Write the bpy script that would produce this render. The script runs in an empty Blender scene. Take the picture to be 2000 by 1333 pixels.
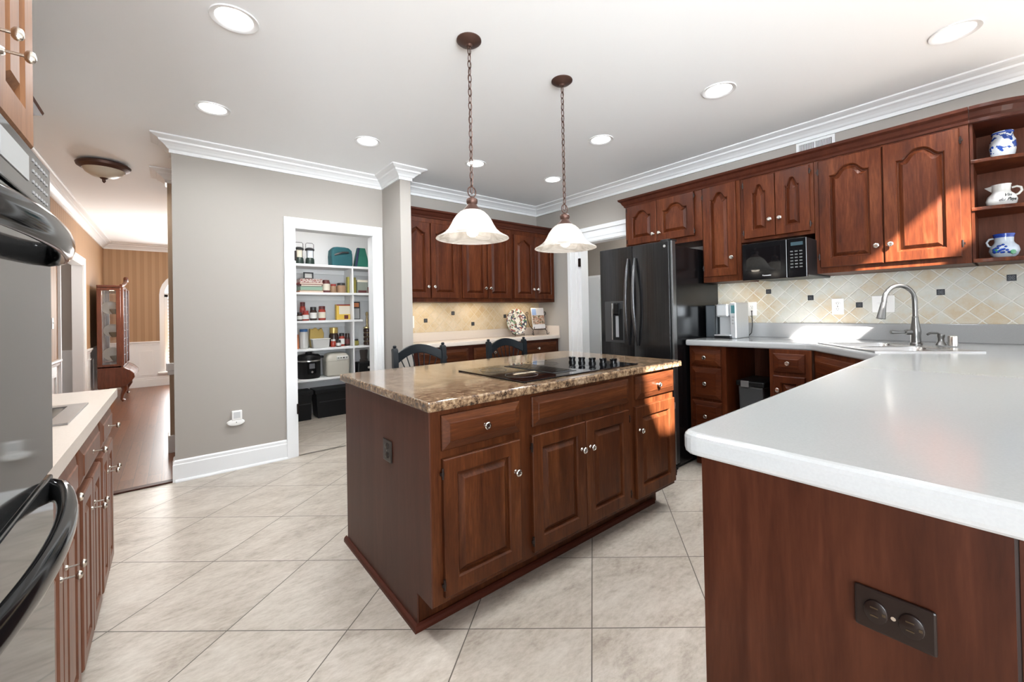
import bpy, bmesh, math, random
from mathutils import Vector, Matrix
random.seed(7)
S = bpy.context.scene
COL = S.collection
PI = math.pi

# ------------------------------------------------------------------ camera
F_PX, YAW, PITCH, ROLL, EYE = 810.26, .6848, .0076, -.0194, 1.236
fw = Vector((math.sin(YAW) * math.cos(PITCH), math.cos(YAW) * math.cos(PITCH), math.sin(PITCH)))
rt = Vector((math.cos(YAW), -math.sin(YAW), 0))
up = rt.cross(fw)
R_ = rt * math.cos(ROLL) + up * math.sin(ROLL)
U_ = up * math.cos(ROLL) - rt * math.sin(ROLL)
cd = bpy.data.cameras.new('camera')
cam = bpy.data.objects.new('camera', cd)
COL.objects.link(cam)
cam.matrix_world = Matrix(((R_.x, U_.x, -fw.x, 0), (R_.y, U_.y, -fw.y, 0), (R_.z, U_.z, -fw.z, EYE), (0, 0, 0, 1)))
cd.sensor_fit = 'HORIZONTAL'
cd.sensor_width = 36
cd.lens = 36 * F_PX / 2000
cd.shift_y = -(666.5 - 604.9) / 2000
cd.clip_start = .02
S.camera = cam

# ------------------------------------------------------------------ world, sun, exposure
vs = S.view_settings
vs.view_transform = 'Standard'
vs.look = 'None'
vs.gamma = 1
vs.use_curve_mapping = False
vs.exposure = 0.86
S.cycles.use_denoising = True
S.cycles.max_bounces = 8
S.cycles.diffuse_bounces = 5
S.cycles.glossy_bounces = 4
S.cycles.transmission_bounces = 6
S.cycles.sample_clamp_indirect = 6
w = bpy.data.worlds.new('sky')
S.world = w
w.use_nodes = True
bg = w.node_tree.nodes['Background']
bg.inputs[0].default_value = (.86, .93, 1, 1)
bg.inputs[1].default_value = 1.0


def light(name, kind, loc, energy, color=(1, 1, 1), direction=None, size=None, size_y=None, **kw):
    l = bpy.data.lights.new(name, kind)
    l.energy = energy
    l.color = color
    if kind == 'AREA':
        l.shape = 'RECTANGLE' if size_y else 'DISK'
        l.size = size
        if size_y: l.size_y = size_y
    for k, v in kw.items(): setattr(l, k, v)
    o = bpy.data.objects.new(name, l)
    COL.objects.link(o)
    o.location = loc
    if direction: o.rotation_euler = Vector(direction).to_track_quat('-Z', 'Y').to_euler()
    return o


light('sun', 'SUN', (0, -6, 8), 52.0, (1, .96, .91), (.85, 1, -1), angle=.009)
# daylight entering through the big windows of the family room behind the camera
for wx, we in ((-1.1, 36), (.75, 16), (2.6, 3), (4.4, 1)):
    light('window_daylight', 'AREA', (wx, -2.93, 1.75), we, (.88, .95, 1), (.30 if wx < 0 else 0, 1, .19), 1.4, 2.7, spread=1.15)
light('side_fill_light', 'AREA', (-2.52, -1.55, 1.95), 27, (.88, .95, 1), (1, .60, .07), 1.9, 2.9, spread=.75)  # added fill from an invented side window, brightens the right wall
light('clerestory_daylight', 'AREA', (1.8, -2.9, 4.4), 34, (.88, .95, 1), (.05, 1, -.35), 5.5, 1.3)
light('dining_window_daylight', 'AREA', (.25, 10.1, 1.2), 30, (.95, .98, 1), (-.1, -1, -.1), .8, 1.8)
light('dining_fill_light', 'POINT', (.1, 7.9, 1.55), 42, (1, .95, .88), shadow_soft_size=.25)  # added fill for the dining room, no chandelier hangs here
light('hall_fill_light', 'AREA', (-.4, 4.9, 2.42), 7, (1, .96, .92), (0, 0, -1), .3)  # added hall fill, the flush ceiling light itself is off
light('far_room_fill_light', 'POINT', (-1.8, 7.2, 2.2), 12, (1, .97, .94), shadow_soft_size=.2)  # unseen lamp added to brighten the far room
light('pantry_light', 'AREA', (1.25, 4.75, 2.58), 9, (1, .98, .95), (0, .15, -1), .35)

# ------------------------------------------------------------------ materials
MATS = {}


def new_mat(name):
    m = bpy.data.materials.new(name)
    m.use_nodes = True
    MATS[name] = m
    nt = m.node_tree
    return m, nt, nt.nodes['Principled BSDF']


def plain(name, col, rough=.5, metal=0, coat=0, emit=None, es=0, trans=0, ior=None, alpha=None, spec=None):
    m, nt, b = new_mat(name)
    b.inputs['Base Color'].default_value = (*col, 1)
    b.inputs['Roughness'].default_value = rough
    b.inputs['Metallic'].default_value = metal
    b.inputs['Coat Weight'].default_value = coat
    b.inputs['Coat Roughness'].default_value = .12
    b.inputs['Transmission Weight'].default_value = trans
    if spec is not None: b.inputs['Specular IOR Level'].default_value = spec
    if ior: b.inputs['IOR'].default_value = ior
    if emit:
        b.inputs['Emission Color'].default_value = (*emit, 1)
        b.inputs['Emission Strength'].default_value = es
    return m


def N(nt, t, **kw):
    n = nt.nodes.new(t)
    for k, v in kw.items():
        if k.startswith('i_'):
            key = k[2:]
            n.inputs[int(key) if key.isdigit() else key].default_value = v
        else:
            setattr(n, k, v)
    return n


def L(nt, a, ao, b, bi): nt.links.new(a.outputs[ao], b.inputs[bi])


def ramp(nt, stops):
    r = nt.nodes.new('ShaderNodeValToRGB')
    e = r.color_ramp.elements
    e[0].position, e[0].color = stops[0][0], (*stops[0][1], 1)
    e[1].position, e[1].color = stops[-1][0], (*stops[-1][1], 1)
    for p, c in stops[1:-1]:
        x = e.new(p)
        x.color = (*c, 1)
    return r


def obj_coord(nt, scale=(1, 1, 1), rot=(0, 0, 0), rand=True):
    tc = N(nt, 'ShaderNodeTexCoord')
    mp = N(nt, 'ShaderNodeMapping')
    mp.inputs['Scale'].default_value = scale
    mp.inputs['Rotation'].default_value = rot
    if rand:
        oi = N(nt, 'ShaderNodeObjectInfo')
        mu = N(nt, 'ShaderNodeVectorMath', operation='SCALE')
        co = N(nt, 'ShaderNodeCombineXYZ')
        L(nt, oi, 'Random', co, 0); L(nt, oi, 'Random', co, 1); L(nt, oi, 'Random', co, 2)
        L(nt, co, 0, mu, 0)
        mu.inputs['Scale'].default_value = 37
        ad = N(nt, 'ShaderNodeVectorMath', operation='ADD')
        L(nt, tc, 'Object', ad, 0); L(nt, mu, 0, ad, 1)
        L(nt, ad, 0, mp, 0)
    else:
        L(nt, tc, 'Object', mp, 0)
    return mp


def wood(name, dark, mid, lite, axis='z', rough=.42, coat=.05, fine=1.0):
    m, nt, b = new_mat(name)
    k = {'z': (9, 9, .9), 'x': (.9, 9, 9), 'y': (9, .9, 9)}[axis]
    mp = obj_coord(nt, k)
    n1 = N(nt, 'ShaderNodeTexNoise', i_Scale=1.25, i_Detail=7, i_Roughness=.66, i_Distortion=.9)
    L(nt, mp, 0, n1, 'Vector')
    mp2 = obj_coord(nt, tuple(c * 14 for c in k))
    n2 = N(nt, 'ShaderNodeTexNoise', i_Scale=1.0, i_Detail=3, i_Roughness=.6)
    L(nt, mp2, 0, n2, 'Vector')
    mx = N(nt, 'ShaderNodeMix', data_type='FLOAT')
    mx.inputs[0].default_value = .3 * fine
    L(nt, n1, 0, mx, 2); L(nt, n2, 0, mx, 3)
    r = ramp(nt, [(.3, dark), (.5, mid), (.72, lite)])
    L(nt, mx, 0, r, 0)
    L(nt, r, 0, b, 'Base Color')
    b.inputs['Roughness'].default_value = rough
    b.inputs['Coat Weight'].default_value = coat
    b.inputs['Coat Roughness'].default_value = .18
    b.inputs['Specular IOR Level'].default_value = .14
    bp = N(nt, 'ShaderNodeBump', i_Strength=.04)
    L(nt, n2, 0, bp, 'Height'); L(nt, bp, 0, b, 'Normal')
    return m


CH = ((.019, .0038, .0012), (.058, .0126, .0036), (.124, .0370, .0125))
cherry = wood('cherry_upright_grain', *CH)
cherry_h = wood('cherry_level_grain', *CH, axis='x')
CI = ((.018, .0046, .0017), (.058, .0160, .0052), (.124, .040, .0132))
cherry_island = wood('cherry_island_upright', *CI)
cherry_island_h = wood('cherry_island_level', *CI, axis='x')
cherry_side = wood('cherry_veneer', (.045, .0165, .0105), (.065, .024, .0155), (.085, .033, .021), fine=.7)
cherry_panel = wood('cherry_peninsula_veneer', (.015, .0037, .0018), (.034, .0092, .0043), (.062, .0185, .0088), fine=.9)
cherry_dark = wood('cherry_trim', (.026, .0065, .0035), (.045, .0115, .006), (.07, .019, .0095), axis='x')
cherry_bar = wood('cherry_wet_bar', (.085, .033, .019), (.14, .057, .033), (.21, .09, .055), rough=.36, coat=.15)
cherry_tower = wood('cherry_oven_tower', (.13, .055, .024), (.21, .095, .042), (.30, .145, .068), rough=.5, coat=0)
cabinet_inside = wood('cherry_recess', (.07, .022, .013), (.11, .037, .021), (.15, .05, .03))
wood_china = wood('mahogany', (.05, .014, .006), (.10, .027, .011), (.16, .045, .018), coat=.8)

wall_paint = plain('greige_wall_paint', (.345, .315, .286), .75)
wall_hall_paint = plain('tan_wall_paint', (.36, .27, .19), .7)
ceil_paint = plain('ceiling_paint', (.935, .95, .96), .9)
trim_white = plain('white_trim_paint', (.76, .762, .765), .38)
shelf_white = plain('white_shelf_paint', (.78, .78, .78), .45)
nickel = plain('polished_nickel', (.78, .76, .72), .2, 1)
steel = plain('brushed_steel', (.62, .61, .60), .24, 1)
pewter = plain('faucet_pewter', (.20, .196, .19), .3, 1)
black_gloss = plain('black_gloss', (.004, .004, .0045), .10, 0, 0, spec=.26)
black_soft = plain('black_plastic', (.006, .006, .0065), .4, spec=.25)
black_fridge_side = plain('black_pebbled_panel', (.003, .003, .0035), .22, spec=.25)
black_glass = plain('black_glass', (.003, .003, .0035), .03, spec=.35)
oven_glass = plain('oven_door_glass', (.125, .125, .125), .06, .8)
dark_bronze = plain('oil_rubbed_bronze', (.085, .043, .032), .42, .6)
outlet_brown = plain('brown_outlet_plastic', (.009, .0048, .0038), .28, spec=.3)
outlet_white = plain('white_plastic', (.82, .81, .79), .35)
slot_dark = plain('slot_dark', (.01, .01, .01), .5)
slot_brass = plain('slot_brass', (.06, .04, .022), .4, .6)
iron = plain('dark_iron', (.03, .022, .018), .45, .6)
chair_paint = plain('slate_black_chair_paint', (.008, .0105, .013), .32, spec=.3)
hinge_dark = plain('dark_hinge', (.02, .012, .01), .4, .7)
lamp_on = plain('lit_lens', (1, 1, 1), .5, emit=(1, .97, .93), es=5)
bulb_on = plain('lit_bulb', (1, 1, 1), .5, emit=(1, .95, .86), es=3)
porcelain = plain('white_porcelain', (.60, .60, .58), .12, 0, .3)
cobalt = plain('cobalt_glaze', (.012, .05, .30), .15, 0, .5)
leaf_glaze = plain('green_glaze', (.05, .22, .10), .2, 0, .4)
script_ink = plain('black_script_ink', (.01, .01, .012), .4)


def thin_glass():
    m, nt, b = new_mat('thin_clear_glass')
    tr = N(nt, 'ShaderNodeBsdfTransparent')
    gl = N(nt, 'ShaderNodeBsdfGlossy'); gl.inputs['Roughness'].default_value = .03
    mx = N(nt, 'ShaderNodeMixShader'); mx.inputs[0].default_value = .08
    L(nt, tr, 0, mx, 1); L(nt, gl, 0, mx, 2); L(nt, mx, 0, nt.nodes['Material Output'], 0)
    return m


clear_glass = None
white_appliance = plain('white_enamel', (.80, .81, .82), .3)


def fridge_mat():
    m, nt, b = new_mat('black_stainless')
    mp = obj_coord(nt, (60, 60, .8), rand=False)
    n = N(nt, 'ShaderNodeTexNoise', i_Scale=3, i_Detail=3)
    L(nt, mp, 0, n, 'Vector')
    r = ramp(nt, [(.35, (.045, .045, .047)), (.7, (.07, .07, .072))])
    L(nt, n, 0, r, 0); L(nt, r, 0, b, 'Base Color')
    b.inputs['Metallic'].default_value = .9
    b.inputs['Roughness'].default_value = .2
    b.inputs['Coat Weight'].default_value = .15
    b.inputs['Coat Roughness'].default_value = .12
    return m


black_steel = fridge_mat()
clear_glass = thin_glass()


def granite_mat():
    m, nt, b = new_mat('speckled_brown_granite')
    tc = N(nt, 'ShaderNodeTexCoord')
    n1 = N(nt, 'ShaderNodeTexNoise', i_Scale=42, i_Detail=7, i_Roughness=.82)
    n2 = N(nt, 'ShaderNodeTexNoise', i_Scale=14, i_Detail=3, i_Roughness=.6)
    vo = N(nt, 'ShaderNodeTexVoronoi', i_Scale=85)
    for x in (n1, n2, vo): L(nt, tc, 'Object', x, 'Vector')
    r1 = ramp(nt, [(.36, (.010, .008, .006)), (.44, (.060, .036, .022)), (.51, (.185, .115, .066)), (.59, (.30, .215, .135)), (.70, (.50, .43, .33))])
    mx = N(nt, 'ShaderNodeMix', data_type='FLOAT')
    mx.inputs[0].default_value = .2
    L(nt, n1, 0, mx, 2); L(nt, n2, 0, mx, 3)
    L(nt, mx, 0, r1, 0)
    r2 = ramp(nt, [(.10, (.05, .04, .035)), (.22, (1, 1, 1))])
    L(nt, vo, 'Distance', r2, 0)
    mc = N(nt, 'ShaderNodeMix', data_type='RGBA', blend_type='MULTIPLY')
    mc.inputs[0].default_value = .45
    L(nt, r1, 0, mc, 6); L(nt, r2, 0, mc, 7)
    L(nt, mc, 2, b, 'Base Color')
    b.inputs['Roughness'].default_value = .13
    b.inputs['Coat Weight'].default_value = .25
    b.inputs['Coat Roughness'].default_value = .05
    return m


granite = granite_mat()


def solid_surface(name, c1, c2, rough=.16):
    m, nt, b = new_mat(name)
    tc = N(nt, 'ShaderNodeTexCoord')
    n = N(nt, 'ShaderNodeTexNoise', i_Scale=240, i_Detail=2)
    L(nt, tc, 'Object', n, 'Vector')
    r = ramp(nt, [(.4, c1), (.6, c2)])
    L(nt, n, 0, r, 0); L(nt, r, 0, b, 'Base Color')
    b.inputs['Roughness'].default_value = rough
    return m


white_counter = solid_surface('pale_grey_solid_surface', (.315, .316, .318), (.326, .327, .329), .15)
beige_counter = solid_surface('beige_solid_surface', (.58, .50, .435), (.61, .53, .46), .3)


def floor_tile():
    m, nt, b = new_mat('beige_stone_floor_tile')
    tc = N(nt, 'ShaderNodeTexCoord')
    # tile lattice: two edge vectors measured on the floor
    a = (.3667, -.3091); c = (-.3624, -.3015); o = (.5134, 2.3066)
    det = a[0] * c[1] - a[1] * c[0]
    inv = ((c[1] / det, -c[0] / det), (-a[1] / det, a[0] / det))
    sep = N(nt, 'ShaderNodeSeparateXYZ')
    L(nt, tc, 'Object', sep, 0)
    outs = []
    cells = []
    for row in inv:
        mx = N(nt, 'ShaderNodeMath', operation='MULTIPLY_ADD')
        L(nt, sep, 0, mx, 0); mx.inputs[1].default_value = row[0]; mx.inputs[2].default_value = -o[0] * row[0] - o[1] * row[1]
        my = N(nt, 'ShaderNodeMath', operation='MULTIPLY_ADD')
        L(nt, sep, 1, my, 0); my.inputs[1].default_value = row[1]; L(nt, mx, 0, my, 2)
        pp = N(nt, 'ShaderNodeMath', operation='PINGPONG'); pp.inputs[1].default_value = .5
        L(nt, my, 0, pp, 0)
        outs.append(pp)
        fl = N(nt, 'ShaderNodeMath', operation='FLOOR'); L(nt, my, 0, fl, 0)
        cells.append(fl)
    mn = N(nt, 'ShaderNodeMath', operation='MINIMUM')
    L(nt, outs[0], 0, mn, 0); L(nt, outs[1], 0, mn, 1)
    gr = N(nt, 'ShaderNodeMath', operation='LESS_THAN'); gr.inputs[1].default_value = .0048
    L(nt, mn, 0, gr, 0)
    cc = N(nt, 'ShaderNodeCombineXYZ'); L(nt, cells[0], 0, cc, 0); L(nt, cells[1], 0, cc, 1)
    wn = N(nt, 'ShaderNodeTexWhiteNoise'); L(nt, cc, 0, wn, 'Vector')
    sc = N(nt, 'ShaderNodeVectorMath', operation='SCALE'); sc.inputs['Scale'].default_value = 9
    L(nt, wn, 'Color', sc, 0)
    ad = N(nt, 'ShaderNodeVectorMath', operation='ADD'); L(nt, tc, 'Object', ad, 0); L(nt, sc, 0, ad, 1)
    mp = N(nt, 'ShaderNodeMapping'); mp.inputs['Rotation'].default_value = (0, 0, .5); mp.inputs['Scale'].default_value = (1, 2.2, 1)
    L(nt, ad, 0, mp, 0)
    n1 = N(nt, 'ShaderNodeTexNoise', i_Scale=3.2, i_Detail=8, i_Roughness=.68, i_Distortion=.4)
    n2 = N(nt, 'ShaderNodeTexNoise', i_Scale=26, i_Detail=5, i_Roughness=.7)
    L(nt, mp, 0, n1, 'Vector'); L(nt, mp, 0, n2, 'Vector')
    mx = N(nt, 'ShaderNodeMix', data_type='FLOAT'); mx.inputs[0].default_value = .42
    L(nt, n1, 0, mx, 2); L(nt, n2, 0, mx, 3)
    r = ramp(nt, [(.34, (.27, .222, .182)), (.46, (.41, .353, .298)), (.55, (.485, .428, .368)), (.68, (.57, .512, .452))])
    L(nt, mx, 0, r, 0)
    mc = N(nt, 'ShaderNodeMix', data_type='RGBA')
    L(nt, gr, 0, mc, 0); L(nt, r, 0, mc, 6); mc.inputs[7].default_value = (.10, .082, .068, 1)
    L(nt, mc, 2, b, 'Base Color')
    b.inputs['Roughness'].default_value = .32
    b.inputs['Specular IOR Level'].default_value = .45
    bp = N(nt, 'ShaderNodeBump', i_Strength=.05, i_Distance=.01)
    L(nt, n2, 0, bp, 'Height'); L(nt, bp, 0, b, 'Normal')
    return m


tile_floor = floor_tile()


def plank_floor():
    m, nt, b = new_mat('oak_plank_floor')
    mp = obj_coord(nt, (1, 1, 1), (0, 0, PI / 2), rand=False)
    br = N(nt, 'ShaderNodeTexBrick', offset=.37)
    br.inputs['Scale'].default_value = 1
    br.inputs['Brick Width'].default_value = 1.3
    br.inputs['Row Height'].default_value = .083
    br.inputs['Mortar Size'].default_value = .0015
    br.inputs['Color1'].default_value = (.115, .038, .014, 1)
    br.inputs['Color2'].default_value = (.185, .068, .026, 1)
    br.inputs['Mortar'].default_value = (.05, .02, .01, 1)
    L(nt, mp, 0, br, 'Vector')
    mp2 = obj_coord(nt, (14, 1.6, 1), rand=False)
    wv = N(nt, 'ShaderNodeTexNoise', i_Scale=2.4, i_Detail=4, i_Distortion=1.0)
    L(nt, mp2, 0, wv, 'Vector')
    r = ramp(nt, [(.35, (.66, .62, .58)), (.5, (1, 1, 1)), (.56, (.82, .79, .75)), (.7, (1, 1, 1))])
    L(nt, wv, 0, r, 0)
    mc = N(nt, 'ShaderNodeMix', data_type='RGBA', blend_type='MULTIPLY'); mc.inputs[0].default_value = .8
    L(nt, br, 0, mc, 6); L(nt, r, 0, mc, 7)
    L(nt, mc, 2, b, 'Base Color')
    b.inputs['Roughness'].default_value = .34
    b.inputs['Coat Weight'].default_value = .05
    return m


oak_floor = plank_floor()


def travertine(name, ax, h, o, cols, grout):
    """diagonal tile on a wall: ax = 0 / 1 for the level axis, h = half diagonal, o = (level, z) of one vertex"""
    m, nt, b = new_mat(name)
    tc = N(nt, 'ShaderNodeTexCoord')
    sep = N(nt, 'ShaderNodeSeparateXYZ'); L(nt, tc, 'Object', sep, 0)
    k = 1 / (2 * h)
    pps, cells = [], []
    for sg in (1, -1):
        m1 = N(nt, 'ShaderNodeMath', operation='MULTIPLY_ADD'); L(nt, sep, ax, m1, 0)
        m1.inputs[1].default_value = k; m1.inputs[2].default_value = -(o[0] + sg * o[1]) * k
        m2 = N(nt, 'ShaderNodeMath', operation='MULTIPLY_ADD'); L(nt, sep, 2, m2, 0)
        m2.inputs[1].default_value = sg * k; L(nt, m1, 0, m2, 2)
        pp = N(nt, 'ShaderNodeMath', operation='PINGPONG'); pp.inputs[1].default_value = .5; L(nt, m2, 0, pp, 0)
        fl = N(nt, 'ShaderNodeMath', operation='FLOOR'); L(nt, m2, 0, fl, 0)
        pps.append(pp); cells.append(fl)
    mn = N(nt, 'ShaderNodeMath', operation='MINIMUM'); L(nt, pps[0], 0, mn, 0); L(nt, pps[1], 0, mn, 1)
    gr = N(nt, 'ShaderNodeMapRange', interpolation_type='SMOOTHSTEP')
    gr.inputs[1].default_value = .02; gr.inputs[2].default_value = .055
    L(nt, mn, 0, gr, 0)
    cc = N(nt, 'ShaderNodeCombineXYZ'); L(nt, cells[0], 0, cc, 0); L(nt, cells[1], 0, cc, 1)
    wn = N(nt, 'ShaderNodeTexWhiteNoise'); L(nt, cc, 0, wn, 'Vector')
    n1 = N(nt, 'ShaderNodeTexNoise', i_Scale=4.2, i_Detail=9, i_Roughness=.7); L(nt, tc, 'Object', n1, 'Vector')
    mx = N(nt, 'ShaderNodeMix', data_type='FLOAT'); mx.inputs[0].default_value = .08
    L(nt, n1, 0, mx, 2); L(nt, wn, 'Value', mx, 3)
    r = ramp(nt, list(zip((.36, .46, .54, .62), cols)))
    L(nt, mx, 0, r, 0)
    mc = N(nt, 'ShaderNodeMix', data_type='RGBA'); L(nt, gr, 0, mc, 0)
    mc.inputs[6].default_value = (*grout, 1); L(nt, r, 0, mc, 7)
    L(nt, mc, 2, b, 'Base Color')
    b.inputs['Roughness'].default_value = .45
    bp = N(nt, 'ShaderNodeBump', i_Strength=.6, i_Distance=.004); L(nt, gr, 0, bp, 'Height'); L(nt, bp, 0, b, 'Normal')
    return m


trav_right = travertine('travertine_diagonal_tile', 1, .0574, (1.005, 1.305),
                        ((.50, .40, .27), (.535, .48, .38), (.53, .525, .47), (.58, .565, .51)), (.68, .66, .60))
trav_alcove = travertine('travertine_diagonal_tile_warm', 0, .0574, (2.102, 1.168),
                         ((.44, .31, .17), (.52, .40, .25), (.56, .45, .31), (.60, .50, .37)), (.58, .50, .37))


def wallpaper():
    m, nt, b = new_mat('tan_striped_wallpaper')
    tc = N(nt, 'ShaderNodeTexCoord')
    sep = N(nt, 'ShaderNodeSeparateXYZ'); L(nt, tc, 'Object', sep, 0)
    ad = N(nt, 'ShaderNodeMath', operation='ADD'); L(nt, sep, 0, ad, 0); L(nt, sep, 1, ad, 1)
    ml = N(nt, 'ShaderNodeMath', operation='MULTIPLY'); ml.inputs[1].default_value = 9.5; L(nt, ad, 0, ml, 0)
    fr = N(nt, 'ShaderNodeMath', operation='FRACT'); L(nt, ml, 0, fr, 0)
    r = ramp(nt, [(.0, (.40, .245, .135)), (.44, (.40, .245, .135)), (.5, (.345, .205, .108)), (.94, (.345, .205, .108)), (1, (.27, .15, .075))])
    L(nt, fr, 0, r, 0); L(nt, r, 0, b, 'Base Color')
    b.inputs['Roughness'].default_value = .6
    return m


paper = wallpaper()


def shade_glass():
    m, nt, b = new_mat('alabaster_lamp_glass')
    tc = N(nt, 'ShaderNodeTexCoord')
    n = N(nt, 'ShaderNodeTexNoise', i_Scale=9, i_Detail=4, i_Distortion=1.6); L(nt, tc, 'Object', n, 'Vector')
    r = ramp(nt, [(.35, (.62, .58, .53)), (.5, (.86, .83, .79)), (.62, (.74, .70, .65)), (.75, (.93, .91, .88))])
    L(nt, n, 0, r, 0)
    tr = N(nt, 'ShaderNodeBsdfTranslucent'); L(nt, r, 0, tr, 0)
    df = N(nt, 'ShaderNodeBsdfDiffuse'); L(nt, r, 0, df, 0)
    mx = N(nt, 'ShaderNodeMixShader'); mx.inputs[0].default_value = .6
    L(nt, df, 0, mx, 1); L(nt, tr, 0, mx, 2)
    gl = N(nt, 'ShaderNodeBsdfGlossy'); gl.inputs['Roughness'].default_value = .15
    m2 = N(nt, 'ShaderNodeMixShader'); m2.inputs[0].default_value = .05
    L(nt, mx, 0, m2, 1); L(nt, gl, 0, m2, 2)
    L(nt, m2, 0, nt.nodes['Material Output'], 0)
    return m


alabaster = shade_glass()


def blotch(name, base, spots, scale=18, thr=.55, rough=.2):
    """ground colour with glazed or printed blotches"""
    m, nt, b = new_mat(name)
    tc = N(nt, 'ShaderNodeTexCoord')
    prev = None
    for i, s in enumerate(spots):
        n = N(nt, 'ShaderNodeTexNoise', i_Scale=scale * (1 + .13 * i), i_Detail=2.5, i_Distortion=.8)
        mp = N(nt, 'ShaderNodeMapping'); mp.inputs['Location'].default_value = (i * 3.1, i * 1.7, i * 5.3)
        L(nt, tc, 'Object', mp, 0); L(nt, mp, 0, n, 'Vector')
        gt = N(nt, 'ShaderNodeMath', operation='GREATER_THAN'); gt.inputs[1].default_value = thr; L(nt, n, 0, gt, 0)
        mc = N(nt, 'ShaderNodeMix', data_type='RGBA'); L(nt, gt, 0, mc, 0)
        if prev: L(nt, prev, 2, mc, 6)
        else: mc.inputs[6].default_value = (*base, 1)
        mc.inputs[7].default_value = (*s, 1)
        prev = mc
    L(nt, prev, 2, b, 'Base Color')
    b.inputs['Roughness'].default_value = rough
    return m


# ------------------------------------------------------------------ mesh helpers
class MB:
    def __init__(s): s.v, s.f, s.sm = [], [], []

    def add(s, vs, fs, smooth=False):
        o = len(s.v)
        s.v += [tuple(p) for p in vs]
        s.f += [tuple(i + o for i in f) for f in fs]
        s.sm += [smooth] * len(fs)
        return s

    def box(s, x0, x1, y0, y1, z0, z1):
        v = [(x, y, z) for z in (z0, z1) for y in (y0, y1) for x in (x0, x1)]
        return s.add(v, [(0, 2, 3, 1), (4, 5, 7, 6), (0, 1, 5, 4), (2, 6, 7, 3), (0, 4, 6, 2), (1, 3, 7, 5)])

    def prism(s, pts, z0, z1, M=None):
        """polygon (x, y) raised from z0 to z1; M maps the result"""
        n = len(pts)
        v = [Vector((x, y, z0)) for x, y in pts] + [Vector((x, y, z1)) for x, y in pts]
        if M: v = [M @ p for p in v]
        return s.add(v, [tuple(range(n - 1, -1, -1)), tuple(range(n, 2 * n))] + [(i, (i + 1) % n, (i + 1) % n + n, i + n) for i in range(n)])

    def rings(s, rings, cap0=True, cap1=True, smooth=False, closed=True):
        n = len(rings[0])
        v = [p for r in rings for p in r]
        f = []
        for k in range(len(rings) - 1):
            for i in range(n if closed else n - 1):
                j = (i + 1) % n
                f.append((k * n + i, k * n + j, (k + 1) * n + j, (k + 1) * n + i))
        s.add(v, f, smooth)
        o = len(s.v) - len(v)
        if cap0: s.f.append(tuple(o + i for i in range(n - 1, -1, -1))); s.sm.append(False)
        if cap1: s.f.append(tuple(o + (len(rings) - 1) * n + i for i in range(n))); s.sm.append(False)
        return s

    def lathe(s, prof, c=(0, 0, 0), axis='z', n=24, cap0=True, cap1=True, sx=1, sy=1):
        """prof: (radius, height along the axis)"""
        rs = []
        for r, h in prof:
            ring = []
            for i in range(n):
                a = 2 * PI * i / n
                u, w_ = r * math.cos(a) * sx, r * math.sin(a) * sy
                p = {'z': (u, w_, h), 'y': (u, -h, w_), 'x': (h, u, w_)}[axis]
                ring.append((c[0] + p[0], c[1] + p[1], c[2] + p[2]))
            rs.append(ring)
        return s.rings(rs, cap0, cap1, True)

    def tube(s, pts, r, n=10, closed=False, flat=None):
        pts = [Vector(p) for p in pts]
        m = len(pts)
        rr = r if isinstance(r, (list, tuple)) else [r] * m
        rs = []
        ref = None
        for i, p in enumerate(pts):
            if closed: t = pts[(i + 1) % m] - pts[i - 1]
            else: t = pts[min(i + 1, m - 1)] - pts[max(i - 1, 0)]
            t.normalize()
            if ref is None:
                ref = Vector((0, 0, 1)) if abs(t.z) < .9 else Vector((1, 0, 0))
            u = (ref - t * ref.dot(t)).normalized()
            ref = u
            v = t.cross(u)
            fl = flat or 1
            rs.append([p + u * (rr[i] * math.cos(2 * PI * k / n)) + v * (rr[i] * fl * math.sin(2 * PI * k / n)) for k in range(n)])
        if closed: return s.rings(rs + [rs[0]], False, False, True)
        return s.rings(rs, True, True, True)

    def sweep(s, path, prof, closed=False, left=True):
        """moulding: prof (out, z) swept along a level path, out to the left of travel"""
        P = [Vector((p[0], p[1])) for p in path]
        m = len(P)
        rs = []
        for i in range(m):
            d0 = (P[i] - P[i - 1]).normalized() if i > 0 or closed else None
            d1 = (P[(i + 1) % m] - P[i]).normalized() if i < m - 1 or closed else None
            d0 = d0 or d1
            d1 = d1 or d0
            n0 = Vector((-d0.y, d0.x)); n1 = Vector((-d1.y, d1.x))
            if not left: n0, n1 = -n0, -n1
            b = n0 + n1
            b = b / max(.2, b.length_squared / 2) if b.length > .01 else n0
            rs.append([(P[i].x + b.x * o, P[i].y + b.y * o, z) for o, z in prof])
        if closed: return s.rings(rs + [rs[0]], False, False)
        return s.rings(rs, True, True)

    def build(s, name, mat, parent=None, loc=None, bevel=0, seg=2, angle=35, rot=None):
        me = bpy.data.meshes.new(name)
        me.from_pydata(s.v, [], s.f)
        me.polygons.foreach_set('use_smooth', s.sm)
        bm = bmesh.new(); bm.from_mesh(me)
        bmesh.ops.recalc_face_normals(bm, faces=bm.faces)
        bm.to_mesh(me); bm.free()
        if any(s.sm): me.set_sharp_from_angle(angle=math.radians(angle))
        me.materials.append(mat)
        o = bpy.data.objects.new(name, me)
        COL.objects.link(o)
        if parent: o.parent = parent
        if loc: o.location = loc
        if rot: o.rotation_euler = rot
        if bevel:
            b = o.modifiers.new('bevel', 'BEVEL')
            b.width = bevel; b.segments = seg; b.limit_method = 'ANGLE'; b.angle_limit = math.radians(40)
        return o


def tag(o, label, cat, group=None):
    o['label'] = label; o['category'] = cat
    if group: o['group'] = group
    return o


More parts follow.
